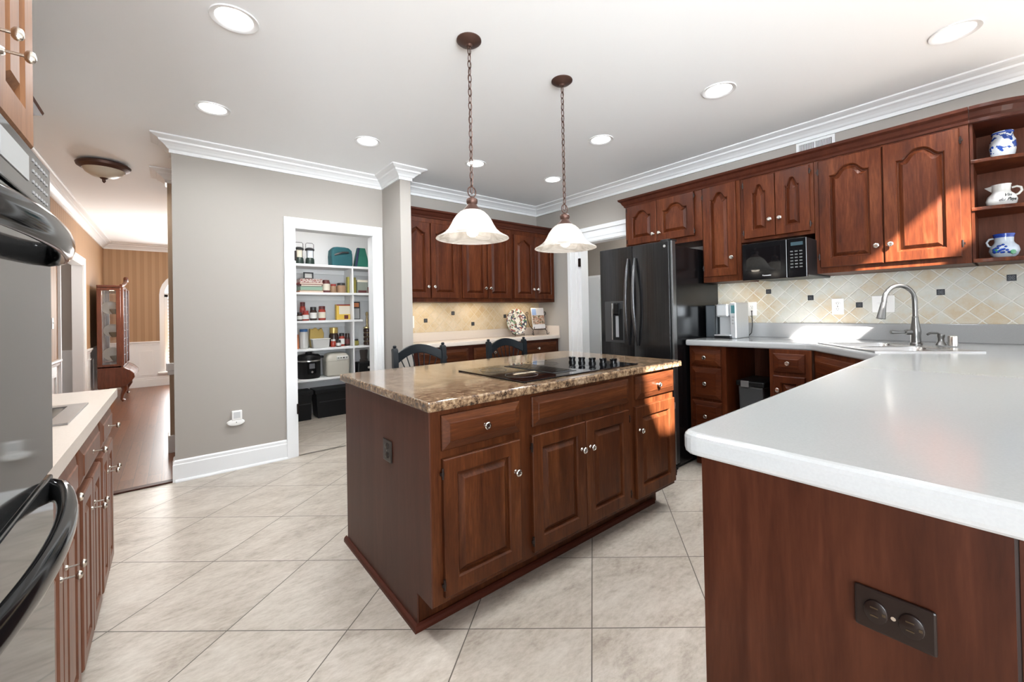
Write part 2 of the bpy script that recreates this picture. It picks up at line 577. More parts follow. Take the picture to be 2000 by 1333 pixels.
def thing(name, label, cat, loc=(0, 0, 0), rz=0, group=None):
    o = bpy.data.objects.new(name, None)
    o.empty_display_size = .05
    COL.objects.link(o)
    o.location = loc; o.rotation_euler = (0, 0, rz)
    return tag(o, label, cat, group)


def struct(mb, name, mat, **kw):
    o = mb.build(name, mat, **kw)
    o['kind'] = 'structure'
    return o


def clone(o, parent=None):
    c = o.copy(); COL.objects.link(c)
    if parent: c.parent = parent
    for ch in o.children: clone(ch, c)
    return c


def box(x0, x1, y0, y1, z0, z1): return MB().box(x0, x1, y0, y1, z0, z1)


def text_mesh(name, s, size, mat, parent, loc, rot, ext=.0006, shear=0):
    cu = bpy.data.curves.new(name, 'FONT')
    cu.body = s; cu.size = size; cu.extrude = ext; cu.shear = shear; cu.align_x = 'CENTER'; cu.align_y = 'CENTER'
    o = bpy.data.objects.new(name, cu); COL.objects.link(o)
    dg = bpy.context.evaluated_depsgraph_get()
    me = bpy.data.meshes.new_from_object(o.evaluated_get(dg))
    bpy.data.objects.remove(o); bpy.data.curves.remove(cu)
    me.materials.clear(); me.materials.append(mat)
    m = bpy.data.objects.new(name, me); COL.objects.link(m)
    m.parent = parent; m.location = loc; m.rotation_euler = rot
    return m


# ------------------------------------------------------------------ room shell
XR, YB, YP, ZC = 3.767, 4.06, 4.074, 2.61
XL = -.95
T = .12
struct(box(XL - .6, XR + T, -3.2, YP + .02, -.06, 0).box(.05, 2.4, YP, 5.9, -.06, 0).box(XR, XR + 2.2, 1.9, 4.4, -.06, 0), 'floor', tile_floor)
struct(box(XL - 1.6, .05, YP + .02, 10.4, -.06, .0).box(.05, 1.4, 5.9, 10.4, -.06, 0), 'floor_dining', oak_floor)
struct(box(XL - .1, .0, YP - .005, YP + .06, 0, .012), 'trim_1', cherry_dark, bevel=.004)
struct(box(XL - .1, XR + T, -.35, 4.2, ZC, ZC + .1).box(XL - 1.7, 2.5, 4.2, 10.4, ZC, ZC + .1).box(XR + T, XR + 2.2, 1.9, 4.4, ZC, ZC + .1), 'ceiling', ceil_paint)
# right wall with the mudroom doorway
struct(box(XR, XR + T, -.35, 2.50, 0, ZC).box(XR, XR + T, 3.31, YB + .2, 0, ZC).box(XR, XR + T, 2.50, 3.31, 2.045, ZC), 'wall_right', wall_paint)
struct(box(1.664, XR, YB, YB + .12, 0, ZC), 'wall_back', wall_paint)
struct(box(1.654, 1.664, 3.70, YB + .12, 0, ZC).box(1.654, 1.76, 3.647, 3.70, 0, ZC), 'wall_stub', wall_paint)
struct(box(0, .83, YP, YP + T, 0, ZC).box(1.565, 1.654, YP, YP + T, 0, ZC).box(.83, 1.565, YP, YP + T, 2.03, ZC), 'wall_pantry', wall_paint)
struct(box(.30, .36, YP + T, 5.8, 0, ZC).box(2.12, 2.2, YP + T, 5.8, 0, ZC).box(.36, 2.12, 5.72, 5.8, 0, ZC), 'wall_pantry_inside', plain('pantry_white_paint', (.66, .66, .66), .6))
# left wall: greige kitchen part, papered hall and dining part with a cased opening
struct(box(XL - .1, XL, -.35, 4.1, 0, ZC), 'wall_left', wall_paint)
struct(box(XL - .1, XL, 4.1, 6.55, .82, ZC).box(XL - .1, XL, 8.06, 10.3, .82, ZC).box(XL - .1, XL, 6.55, 8.06, 2.0, ZC), 'wall_left_hall', paper)
struct(box(XL - .1, XL, 4.1, 6.55, 0, .82).box(XL - .1, XL, 8.06, 10.3, 0, .82), 'wall_left_wainscot', trim_white)
# dining back wall around the arched window
def arch_pts(x0, x1, z0, zs, n=14):
    r = (x1 - x0) / 2; cx = (x0 + x1) / 2
    return [(x0, z0), (x1, z0)] + [(cx + r * math.cos(PI * i / n), zs + r * math.sin(PI * i / n)) for i in range(n + 1)]


YD = 10.2
wx0, wx1, wz0, wzs = -.13, .63, .27, 1.70
mbd = MB()
mbd.box(XL - .1, wx0, YD, YD + .1, .82, ZC).box(wx1, 1.4, YD, YD + .1, .82, ZC)
ar = arch_pts(wx0, wx1, wz0, wzs)[2:]
ar = ar[::-1]
for (xa, za), (xb, zb) in zip(ar[:-1], ar[1:]):
    mbd.add([(xa, YD, za), (xb, YD, zb), (xb, YD, ZC), (xa, YD, ZC), (xa, YD + .1, za), (xb, YD + .1, zb), (xb, YD + .1, ZC), (xa, YD + .1, ZC)],
            [(0, 1, 2, 3), (4, 7, 6, 5), (0, 4, 5, 1)])
struct(mbd, 'wall_dining_back', paper)
struct(box(XL - .1, wx0, YD, YD + .1, 0, .82).box(wx1, 1.4, YD, YD + .1, 0, .82).box(wx0, wx1, YD, YD + .1, 0, wz0), 'wall_dining_wainscot', trim_white)
struct(box(1.3, 1.4, 5.9, YD, 0, ZC), 'wall_dining_right', paper)
struct(box(.0, 1.4, 5.8, 5.9, 0, ZC), 'wall_dining_front', paper)
struct(box(XL - 1.7, XL - 1.6, 5.5, 9.2, 0, ZC).box(XL - 1.6, XL - .1, 9.1, 9.2, 0, ZC).box(XL - 1.6, XL - .1, 5.5, 5.6, 0, ZC), 'wall_far_room', plain('grey_wall_paint', (.42, .38, .34), .7))
struct(box(XL - 1.6, XL - 1.585, 5.6, 9.1, 0, .8).box(XL - 1.6, XL - .1, 9.085, 9.1, 0, .8), 'trim_2', trim_white)
# short wall end between hall and dining room
struct(box(-.033, .3, 5.0, 5.14, 0, ZC), 'wall_hall_end', wall_hall_paint)
struct(box(-.058, .3, 4.97, 5.17, .76, .83).box(-.046, .3, 4.985, 5.155, .72, .76), 'trim_3', trim_white, bevel=.006)
struct(box(-.049, .3, 4.98, 5.16, .0, .16), 'baseboard_hall', trim_white, bevel=.004)
CROWN = [(0, 2.504), (.014, 2.504), (.014, 2.528), (.024, 2.534), (.036, 2.548), (.055, 2.562), (.072, 2.570), (.076, 2.582), (.096, 2.590), (.108, 2.594), (.12, 2.600), (.12, 2.6098), (0, 2.6098)]
struct(MB().sweep([(.3, 5.14), (-.033, 5.14), (-.033, 5.0), (.3, 5.0)], CROWN, left=False), 'trim_4', trim_white)
struct(MB().sweep([(XR, -.34), (XR, YB), (1.76, YB), (1.76, 3.647), (1.654, 3.647), (1.654, YP), (0, YP), (0, YP + T)], CROWN), 'trim_5', trim_white)
struct(MB().sweep([(1.3, YD), (XL, YD), (XL, 3.0)], CROWN), 'trim_6', trim_white)
# base, chair rail and panel mouldings
BASE = [(0, 0), (.016, 0), (.016, .13), (.012, .136), (.012, .155), (.004, .165), (0, .165)]
struct(MB().sweep([(.76, YP), (0, YP), (0, YP + T)], [(o + .0, z) for o, z in BASE]), 'baseboard_pantry', trim_white)
struct(MB().sweep([(.76, YP), (0, YP)], [(.016, 0), (.03, 0), (.03, .008), (.024, .018), (.016, .02)]), 'baseboard_shoe', trim_white)
RAIL = [(0, .775), (.012, .775), (.016, .80), (.03, .815), (.03, .835), (0, .835)]
for nm, pth in (('trim_7', [(wx0 - .07, YD), (XL, YD), (XL, 8.14)]), ('trim_8', [(XL, 6.47), (XL, 4.1)])):
    struct(MB().sweep(pth, RAIL), nm, trim_white)
struct(MB().sweep([(1.3, YD), (XL, YD), (XL, 8.14)], BASE), 'baseboard_dining', trim_white)
struct(MB().sweep([(XL, 6.47), (XL, 4.1)], BASE), 'baseboard_left', trim_white)


def frame_rect(mb, ax, fixed, a0, a1, z0, z1, wd, d0, d1):
    for (p0, p1, q0, q1) in ((a0, a1, z1 - wd, z1), (a0, a1, z0, z0 + wd), (a0, a0 + wd, z0 + wd, z1 - wd), (a1 - wd, a1, z0 + wd, z1 - wd)):
        if ax == 'x': mb.box(p0, p1, min(fixed + d0, fixed + d1), max(fixed + d0, fixed + d1), q0, q1)
        else: mb.box(min(fixed + d0, fixed + d1), max(fixed + d0, fixed + d1), p0, p1, q0, q1)
    return mb


mbp = MB()
frame_rect(mbp, 'x', YD, -.50, -.30, .21, .66, .018, 0, -.012)
frame_rect(mbp, 'y', XL, 8.35, 8.9, .2, .68, .018, 0, .012)
frame_rect(mbp, 'y', XL, 5.3, 6.3, .2, .68, .018, 0, .012)
struct(mbp, 'trim_9', trim_white)


# casings: stepped flat moulding around an opening
def casing(mb, ax, f, a0, a1, zt, wd, sgn, th=.022, z0=0):
    for k, (o, d) in enumerate(((0, .012), (wd * .25, .017), (wd * .72, th))):
        o2 = (wd * .25, wd * .72, wd)[k]
        for (p0, p1, q0, q1) in ((a0 - o2, a0 - o, z0, zt + o2), (a1 + o, a1 + o2, z0, zt + o2), (a0 - o, a1 + o, zt + o, zt + o2)):
            if ax == 'x': mb.box(p0, p1, min(f, f + sgn * d), max(f, f + sgn * d), q0, q1)
            else: mb.box(min(f, f + sgn * d), max(f, f + sgn * d), p0, p1, q0, q1)
    return mb


mb = casing(MB(), 'x', YP, .845, 1.55, 2.03, .088, -1)
mb.box(.83, .85, YP - .005, YP + T + .005, 0, 2.03).box(1.545, 1.565, YP - .005, YP + T + .005, 0, 2.03).box(.83, 1.565, YP - .005, YP + T + .005, 2.025, 2.04)
d1 = struct(mb, 'door_1', trim_white)
for z in (.42, 1.78):
    box(.838, .855, YP - .024, YP - .004, z - .045, z + .045).build('hinge', hinge_dark, d1, bevel=.004)
mb = casing(MB(), 'y', XR, 2.50, 3.325, 2.045, .165, -1, .03)
mb.box(XR - .003, XR + T + .003, 3.295, 3.325, 0, 2.045).box(XR - .003, XR + T + .003, 2.485, 2.505, 0, 2.045).box(XR - .003, XR + T + .003, 2.5, 3.31, 2.035, 2.05)
d2 = struct(mb, 'door_2', trim_white)
box(XR - .035, XR - .012, 3.285, 3.315, 1.765, 1.865).build('hinge', hinge_dark, d2, bevel=.005)
mb = casing(MB(), 'y', XL, 6.55, 8.06, 2.0, .09, 1)
mb.box(XL - .105, XL + .003, 6.53, 6.56, 0, 2.0).box(XL - .105, XL + .003, 8.05, 8.075, 0, 2.0).box(XL - .105, XL + .003, 6.53, 8.07, 1.99, 2.01)
struct(mb, 'door_3', trim_white)
# mudroom beyond the right doorway
struct(box(XR + 1.3, XR + 1.4, 1.9, 4.4, 0, ZC).box(XR + T, XR + 1.3, 4.3, 4.4, 0, ZC).box(XR + T, XR + 1.3, 1.9, 2.0, 0, ZC), 'wall_mudroom', wall_paint)
for x in (2.05, 2.68, 3.38):
    light('under_cabinet_lamp', 'AREA', (x, 3.88, 1.352), .55, (1, .84, .62), (0, .15, -1), .4, .05)
light('under_cabinet_lamp', 'AREA', (3.6, 1.52, 1.448), .35, (1, .80, .55), (.15, 0, -1), .05, .22)
light('mudroom_lamp', 'AREA', (XR + .75, 3.0, 2.58), 9, (1, .96, .9), (0, 0, -1), .3)

# family room behind the camera: high wall with windows that let in the sky and the low sun
YW = -3.0
rear = MB()
xs = [(-1.8, -.4), (.05, 1.45), (1.9, 3.3), (3.7, 5.1)]
rear.box(-2.6, 5.6, YW - .12, YW, 0, .35)
px = -2.6
for a, b in xs:
    rear.box(px, a, YW - .12, YW, .35, 3.1); px = b
rear.box(px, 5.6, YW - .12, YW, .35, 3.1)
rear.box(-2.6, 5.6, YW - .12, YW, 3.1, 3.75)
# clerestory band: unseen wall, two raking openings shaped to cast the sun patches
wa = [(.05, 4.755), (.76, 4.755), (.76, 5.02), (.55, 5.235), (.05, 5.235)]
wb = [(-1.72, 5.41), (-1.70, 5.233), (-1.518, 4.88), (-1.17, 4.86), (-1.17, 5.60)]


def hole_wall(mb, x0, x1, z0, z1, poly, y0, y1):
    n = len(poly)
    cx = sum(p[0] for p in poly) / n; cz = sum(p[1] for p in poly) / n
    # ring of outer points on the rectangle in the same angular order
    out = []
    for p in poly:
        dx, dz = p[0] - cx, p[1] - cz
        t = min(((x1 - cx) / dx if dx > 0 else (x0 - cx) / dx) if abs(dx) > 1e-6 else 9, ((z1 - cz) / dz if dz > 0 else (z0 - cz) / dz) if abs(dz) > 1e-6 else 9)
        out.append((cx + dx * t, cz + dz * t))
    cor = [(x0, z0), (x1, z0), (x1, z1), (x0, z1)]
    ang = lambda p: math.atan2(p[1] - cz, p[0] - cx)
    seq = sorted(zip(poly, out), key=lambda q: ang(q[0]))
    for i in range(n):
        (p0, o0), (p1, o1) = seq[i], seq[(i + 1) % n]
        a0, a1 = ang(p0), ang(p1)
        if a1 <= a0: a1 += 2 * PI
        mid = sorted([(ang(c) + (2 * PI if ang(c) < a0 else 0), c) for c in cor if a0 < ang(c) + (2 * PI if ang(c) < a0 else 0) < a1])
        ring = [p0, o0] + [c for _, c in mid] + [o1, p1]
        m = len(ring)
        mb.add([(x, y0, z) for x, z in ring] + [(x, y1, z) for x, z in ring],
               [tuple(range(m)), tuple(range(2 * m - 1, m - 1, -1)), (0, m - 1, 2 * m - 1, m)])


hole_wall(rear, -2.6, -.6, 3.75, 6.2, wb, YW - .12, YW)
hole_wall(rear, -.6, 2.0, 3.75, 6.2, wa, YW - .12, YW)
rear.box(2.0, 5.6, YW - .12, YW, 3.75, 6.2)
struct(rear, 'wall_family_room', wall_paint)
struct(box(-2.7, -2.6, YW - .1, -2.5, 0, 6.2).box(-2.7, -2.6, -.6, -.35, 0, 6.2).box(-2.7, -2.6, -2.5, -.6, 0, .5).box(-2.7, -2.6, -2.5, -.6, 3.4, 6.2).box(5.6, 5.7, YW - .1, -.35, 0, 6.2), 'wall_family_sides', wall_paint)
struct(box(-2.7, 5.7, -.35, -.25, ZC, 6.2).box(-2.7, XL - .1, -.35, -.25, 0, ZC).box(XR + T, 5.7, -.35, -.25, 0, ZC), 'wall_family_front', wall_paint)
struct(box(-2.7, 5.7, YW - .12, -.25, 6.2, 6.3), 'ceiling_family_room', ceil_paint)
struct(box(-2.7, XL - .6, YW - .12, -.25, -.06, 0).box(XR + T, 5.7, YW - .12, -.25, -.06, 0), 'floor_family_room', plain('pale_carpet', (.20, .215, .235), .9))
for i, (a, b) in enumerate(xs):
    wm = MB()
    frame_rect(wm, 'x', YW, a, b, .35, 3.1, .06, -.02, -.1)
    wm.box((a + b) / 2 - .03, (a + b) / 2 + .03, YW - .09, YW - .03, .41, 3.04).box(a + .06, b - .06, YW - .09, YW - .03, 2.3, 2.36)
    struct(wm, 'window_%d' % (i + 2), trim_white)

wm = MB()
frame_rect(wm, 'y', -2.6, -2.5, -.6, .5, 3.4, .06, -.02, -.09)
wm.box(-2.68, -2.62, -1.58, -1.52, .56, 3.34)
struct(wm, 'window_6', trim_white)  # unseen window, added to go with the side fill

# ------------------------------------------------------------------ cabinet parts
def door_mesh(w, h, arch=0, t=.021, fr=.058, ang=False):
    """raised panel door, x 0..w, z 0..h, front at y = -t"""
    mb = MB()
    na = 28
    def ring(d, y, flat=False):
        x0, x1, z0, z1 = d, w - d, d, h - d
        pts = [(x0, y, z0), (x1, y, z0)]
        for i in range(na + 1):
            s = 1 - 2 * i / na
            x = x0 + (x1 - x0) * (s + 1) / 2
            if flat or not arch: z = z1
            else:
                k = min(1, abs(s) / .80) ** (1 if ang else 1.55)
                g = (1 - k) if ang else .5 + .5 * math.cos(PI * k)
                z = z1 - arch + arch * g
            pts.append((x, y, z))
        return pts
    R = [ring(0, 0, True), ring(0, -t + .004, True), ring(.004, -t, True), ring(fr, -t), ring(fr + .006, -t + .006), ring(fr + .008, -t + .017), ring(fr + .013, -t + .017), ring(fr + .034, -t + .001), ring(fr + .038, -t + .001)]
    return mb.rings(R)


def drawer_mesh(w, h, t=.021, bv=.03):
    def ring(d, y): return [(d, y, d), (w - d, y, d), (w - d, y, h - d), (d, y, h - d)]
    return MB().rings([ring(0, 0), ring(0, -.010), ring(.004, -.013), ring(bv, -t + .001), ring(bv + .003, -t - .002), ring(bv + .006, -t - .002)])


def knob(parent, x, z, y=-.021, r=.0155, mat=None):
    k = MB().lathe([(.009, 0), (.006, .004), (.0055, .012), (.008, .015), (r, .019), (r, .024), (r * .82, .027), (r * .55, .0275), (r * .5, .0255), (r * .2, .0255)], axis='y', n=12)
    o = k.build('knob', mat or nickel, parent, (x, y, z))
    return o


def hinge(parent, x, z, y=-.018):
    MB().lathe([(.0045, -.02), (.0045, .02)], axis='z', n=8).box(-.010, .010, -.002, .004, -.006, .006).build('hinge', hinge_dark, parent, (x, y, z))


def door(parent, x, z, w, h, mat, arch=0, k=None, kz=None, hg=None, ang=False, fr=.058):
    o = door_mesh(w, h, arch, ang=ang, fr=fr).build('door', mat, parent, (x, -.001, z), bevel=0)
    if k: knob(o, .03 if k == 'l' else w - .03, kz if kz is not None else .09)
    if hg:
        for zz in (h * .1, h * .9): hinge(o, -.003 if hg == 'l' else w + .003, zz)
    return o


def drawer(parent, x, z, w, h, mat, kn=True, bv=.03):
    o = drawer_mesh(w, h, bv=bv).build('drawer', mat, parent, (x, -.001, z))
    if kn: knob(o, w / 2, h / 2)
    return o


def carcass(parent, w, h, d, mat, z0=0, toe=0, name='body'):
    mb = box(0, w, 0, d, z0 + toe, z0 + h)
    if toe: mb.box(.0, w, .075, d, z0, z0 + toe)
    return mb.build(name, mat, parent, bevel=.0015, seg=1)


CABCROWN = [(0, 2.235), (.008, 2.235), (.012, 2.25), (.022, 2.262), (.034, 2.286), (.05, 2.297), (.054, 2.313), (0, 2.313)]

# ------------------------------------------------------------------ right wall cabinets (faces toward -X)
XU = 3.426
RZ = -PI / 2
UD = XR - XU - .004
top = 2.255


def right_unit(name, label, y0, y1, z0, doors, mat=cherry, group='cherry wall cabinets on the right wall'):
    t = thing(name, label, 'cabinet', (XU, y0, z0), RZ, group)
    carcass(t, y0 - y1, top - z0, UD, mat)
    for d in doors: door(t, *d[0], **d[1])
    return t


def dd(y0, ya, yb, z0, za, zb): return (y0 - ya, za - z0, ya - yb, zb - za)


def D(y0, ya, yb, z0, za, zb, mat, **kw): return ((*dd(y0, ya, yb, z0, za, zb), mat), kw)


y0 = 2.417
right_unit('wall_cabinet', 'short cherry wall cabinet with two arched doors above the black refrigerator', y0, 1.665, 1.812,
           [D(y0, 2.388, 2.076, 1.812, 1.86, 2.232, cherry, arch=.05, k='r', kz=.07, hg='l'), D(y0, 2.072, 1.727, 1.812, 1.86, 2.232, cherry, arch=.05, k='l', kz=.07, hg='r')])
y0 = 1.663
right_unit('wall_cabinet', 'narrow tall cherry wall cabinet with one arched door, between refrigerator and microwave', y0, 1.362, 1.453,
           [D(y0, 1.648, 1.392, 1.453, 1.497, 2.232, cherry, arch=.05, k='r', kz=.14, hg='l')])
y0 = 1.360
right_unit('wall_cabinet', 'short cherry wall cabinet with two arched doors above the microwave', y0, .884, 1.742,
           [D(y0, 1.332, 1.120, 1.742, 1.765, 2.222, cherry, arch=.055, k='r', kz=.12, hg='l'), D(y0, 1.116, .906, 1.742, 1.765, 2.222, cherry, arch=.055, k='l', kz=.12, hg='r')])
y0 = .882
right_unit('wall_cabinet', 'large cherry wall cabinet with two arched doors and a patch of sunlight', y0, .163, 1.462,
           [D(y0, .853, .529, 1.462, 1.50, 2.222, cherry, arch=.052, k='r', kz=.11, hg='l'), D(y0, .523, .198, 1.462, 1.50, 2.222, cherry, arch=.052, k='l', kz=.11, hg='r')])
# cornice running along the top of the row and around the rounded end
cr = MB().sweep([(XU, .1612), (XU, 2.417), (XR - .01, 2.417)], CABCROWN, left=True)
tag(cr.build('cabinet_cornice', cherry_dark), 'straight dark cherry cornice along the top of the right wall cabinets', 'molding')
# open end shelf with quarter-round shelves
es = thing('corner_shelf', 'open cherry end shelf with rounded shelves holding blue and white pottery', 'shelf', (XU, .161, 1.462), RZ)


def quarter(r0, r1, n=14):
    return [(0, UD)] + [(r0 * math.sin(a), UD - r1 * math.cos(a)) for a in [PI / 2 * i / n for i in range(n + 1)]]


QR = .335
for z, th in ((0, .022), (.285, .02), (.548, .02)):
    MB().prism(quarter(.33, QR), z, z + th).build('shelf', cherry, es, bevel=.004)
MB().prism(quarter(.33, QR), .770, .795).build('top', cherry_dark, es)
box(0, .345, UD - .012, UD, 0, .795).build('back_panel', cabinet_inside, es)
box(0, .012, .012, UD - .012, 0, .795).build('side_panel', cherry, es)
q = quarter(.33, QR)[1:]
cr = MB().sweep(q, [(o, z - 1.462) for o, z in CABCROWN], left=False)
cr.build('cornice', cherry_dark, es)

# pottery on the end shelf
pot_x = 3.585
blueglaze = blotch('blue_scroll_glaze', (.50, .53, .56), [(.012, .045, .22)], 26, .545, .15)


def bands(o, rs, mat, name='band'):
    for r, z in rs:
        MB().lathe([(r - .001, z - .004), (r + .0012, z - .003), (r + .0012, z + .003), (r - .001, z + .004)], n=32, cap0=False, cap1=False).build(name, mat, o)


t = thing('jar', 'round stoneware jar with cobalt blue scrolls on the top shelf of the end unit', 'jar', (pot_x, .045, 2.031))
MB().lathe([(.034, 0), (.037, .006), (.046, .032), (.051, .07), (.048, .105), (.040, .127), (.038, .145), (.041, .150), (.041, .156), (.036, .156), (.034, .135)], n=36, cap1=False).build('body', blueglaze, t)
bands(t, [(.0415, .149), (.0375, .009)], cobalt)
t = thing('pitcher', 'white pitcher with black script lettering on the middle shelf', 'pitcher', (pot_x, .055, 1.768))
MB().lathe([(.040, 0), (.044, .004), (.056, .02), (.060, .04), (.053, .065), (.038, .082), (.034, .092), (.037, .122), (.039, .128), (.034, .126), (.031, .10)], n=36, cap1=False).build('body', porcelain, t)
MB().tube([(0, -.045, .06), (0, -.062, .066), (0, -.073, .082), (0, -.070, .100), (0, -.056, .108), (0, -.038, .105)], .0055, 8).build('handle', porcelain, t)
MB().add([(-.02, .03, .125), (.02, .03, .125), (0, .064, .122), (0, .034, .09)], [(0, 1, 2), (0, 2, 3), (1, 3, 2), (0, 3, 1)]).build('spout', porcelain, t, bevel=.002)
for s_, zz, r_ in (('Vin', .060, .0562), ('du Pays', .036, .0612)):
    o = text_mesh('lettering', s_, .024, script_ink, t, (0, 0, zz), (0, 0, 0), ext=.0012, shear=.45)
    for v in o.data.vertices:      # wrap the flat letters round the belly
        a = PI + .42 + v.co.x / r_
        q_ = r_ + v.co.z - (abs(v.co.y) * .25 if s_ == 'Vin' and v.co.y > 0 else 0)
        v.co = (q_ * math.cos(a), q_ * math.sin(a), v.co.y)
t = thing('jug', 'squat jug with blue rim, blue grapes and green leaves on the bottom shelf', 'jug', (pot_x, .05, 1.485))
MB().lathe([(.034, 0), (.036, .004), (.050, .018), (.058, .042), (.054, .064), (.040, .082), (.036, .092), (.037, .125), (.041, .134), (.036, .132), (.033, .1)], n=36, cap1=False).build('body', plain('pale_blue_glaze', (.40, .46, .53), .12, 0, .3), t)
bands(t, [(.0395, .127), (.038, .119), (.041, .132)], cobalt, 'rim_band')
MB().tube([(0, .034, .115), (0, .054, .112), (0, .064, .095), (0, .058, .075), (0, .045, .066)], .005, 8).build('handle', plain('grey_blue_glaze', (.42, .47, .53), .15), t)
gm = MB()
for i in range(22):
    a = PI + random.uniform(-.75, .35); z = random.uniform(.028, .075)
    rr = .0575 - abs(z - .042) * .28
    for u in range(1):
        gm.lathe([(0.001, -.006), (.005, -.004), (.007, 0), (.005, .004), (.001, .006)], (rr * math.cos(a), rr * math.sin(a), z), n=8)
gm.build('grape_cluster', cobalt, t)
for a, z in ((PI - .62, .04), (PI + .62, .03)):
    MB().lathe([(.001, -.003), (.012, -.002), (.014, 0), (.012, .002), (.001, .003)], (0, 0, 0), axis='x', n=7).build('leaf', leaf_glaze, t, (.0562 * math.cos(a), .0562 * math.sin(a), z), rot=(0, 0, a))

# microwave under the short cabinet
mw = thing('microwave', 'black microwave with keypad under the short wall cabinet', 'microwave', (3.2, 1.268, 1.434), RZ)
mwW = .395
box(.004, mwW - .002, .03, .54, .012, .262).build('body', black_soft, mw, bevel=.006)
box(0, mwW * .715, 0, .03, .0, .262).build('door', black_gloss, mw, bevel=.004)
box(.028, mwW * .62, -.0015, .001, .06, .225).build('window', black_glass, mw)
box(mwW * .722, mwW, .002, .03, .0, .262).build('control_panel', black_gloss, mw, bevel=.004)
kp = MB()
for r in range(6):
    for c in range(3): kp.box(mwW * .765 + c * .026, mwW * .765 + c * .026 + .016, -.0005, .003, .065 + r * .021, .073 + r * .021)
kp.build('keypad', plain('key_print', (.07, .07, .07), .5), mw)
box(mwW * .775, mwW * .95, -.0005, .003, .212, .235).build('display', plain('lcd_dark', (.03, .05, .06), .15), mw)
text_mesh('lettering', 'Panasonic', .014, plain('silver_print', (.7, .7, .7), .4), mw, (mwW * .40, -.0008, .028), (PI / 2, 0, 0), .0005)

# ------------------------------------------------------------------ refrigerator
fx = 2.95
fr = thing('refrigerator', 'black stainless refrigerator with curved handles and ice dispenser', 'refrigerator', (fx, 2.36, 0), RZ)
FW = .68
box(.006, FW - .006, .075, XR - fx - .03, .03, 1.735).build('body', black_fridge_side, fr, bevel=.008)
box(.03, FW - .03, .09, .6, .0, .03).build('base_grille', black_soft, fr)


def curved_door(x0, x1, z0, z1, bow=.012):
    n = 10
    r0, r1 = [], []
    out = [(x0, .07), (x0, .012)] + [(x0 + (x1 - x0) * i / n, -bow * math.sin(PI * (.12 + .76 * i / n)) + .004) for i in range(n + 1)] + [(x1, .012), (x1, .07)]
    return MB().prism(out, z0, z1)


o = curved_door(0, .334, .70, 1.768).build('door', black_steel, fr, bevel=.003)
box(.052, .245, -.012, .0, .965, 1.315).build('dispenser_frame', plain('dispenser_grey', (.07, .07, .072), .3, .6), o, bevel=.003)
box(.128, .238, -.014, -.004, .985, 1.25).build('dispenser_cavity', black_soft, o)
box(.128, .136, -.018, -.010, .985, 1.30).build('dispenser_edge', steel, o)
box(.155, .215, -.035, -.012, 1.20, 1.30).build('dispenser_nozzle', black_gloss, o, bevel=.008)
box(.172, .198, -.022, -.012, 1.01, 1.19).build('dispenser_paddle', plain('grey_paddle', (.25, .25, .26), .3), o, rot=None)
o2 = curved_door(.338, .66, .70, 1.768).build('door', black_steel, fr, bevel=.003)
box(.660, .680, .016, .07, .05, 1.768).build('door_edge', plain('grey_edge_trim', (.16, .16, .16), .3, .9), o2, bevel=.006)
MB().lathe([(.010, 0), (.010, .002)], axis='y', n=20).build('emblem', plain('emblem_silver', (.7, .7, .7), .3, .8), o2, (.632, -.008, 1.728))
text_mesh('lettering', 'LG', .011, black_soft, o2, (.632, -.0102, 1.728), (PI / 2, 0, 0))
curved_door(0, .66, .06, .69).build('freezer_drawer', black_steel, fr, bevel=.003)
for door_, hx, sgn in ((o, .298, -1), (o2, .372, 1)):
    pts = []
    for i in range(17):
        s = i / 16
        pts.append((hx + sgn * .004 * math.cos(PI * s), -.016 - .045 * math.sin(PI * s), .945 + (1.665 - .945) * s))
    MB().tube(pts, [.006 + .008 * min(1, 8 * min(i, 16 - i) / 16) for i in range(17)], 10, flat=.9).build('handle', plain('dark_steel_handle', (.14, .14, .145), .25, .9), door_)
for yy in (.66,):
    box(.58, .665, .02, .12, 1.768, 1.785).build('hinge_cover', black_soft, fr, bevel=.004)
MB().lathe([(.018, 0), (.022, .006), (.022, .022), (.012, .03)], (.65, .05, 0), n=14).build('foot', black_soft, fr)

# ------------------------------------------------------------------ right base cabinets and white worktop
ZW = .997
XB = 3.18
th_c = .045
zb = ZW - th_c
b1 = thing('base_cabinet', 'cherry base cabinet with a stack of three drawers beside the refrigerator', 'cabinet', (XB, 1.670, 0), RZ)
carcass(b1, .280, zb, XR - XB - .005, cherry, toe=.1)
for za, zb_ in ((.800, .925), (.545, .782), (.30, .525), (.13, .28)): drawer(b1, .02, za, .225, zb_ - za, cherry_h, bv=.034)
b2 = thing('base_cabinet', 'cherry base cabinet with one drawer over a door, right of the knee space', 'cabinet', (XB, 1.10, 0), RZ)
carcass(b2, .245, zb, XR - XB - .005, cherry, toe=.1)
drawer(b2, .026, .80, .185, .125, cherry_h, bv=.034)
door(b2, .026, .13, .185, .645, cherry, k='l', kz=.55, fr=.045)
tag(box(XB + .52, XR - .005, 1.105, 1.388, 0, zb - .002).build('back_panel', cabinet_inside), 'dark wood panel at the back of the knee space', 'panel')
tc_ = thing('trash_can', 'dark grey lidded trash can with a silver latch in the knee space', 'trash can', (XB + .09, 1.262, 0))


def taper(x0, x1, y0, y1, z0, z1, k):
    cx, cy = (x0 + x1) / 2, (y0 + y1) / 2
    b = [(cx + (x - cx) * k, cy + (y - cy) * k, z0) for x, y in ((x0, y0), (x1, y0), (x1, y1), (x0, y1))]
    tt = [(x, y, z1) for x, y in ((x0, y0), (x1, y0), (x1, y1), (x0, y1))]
    return MB().rings([b, tt])


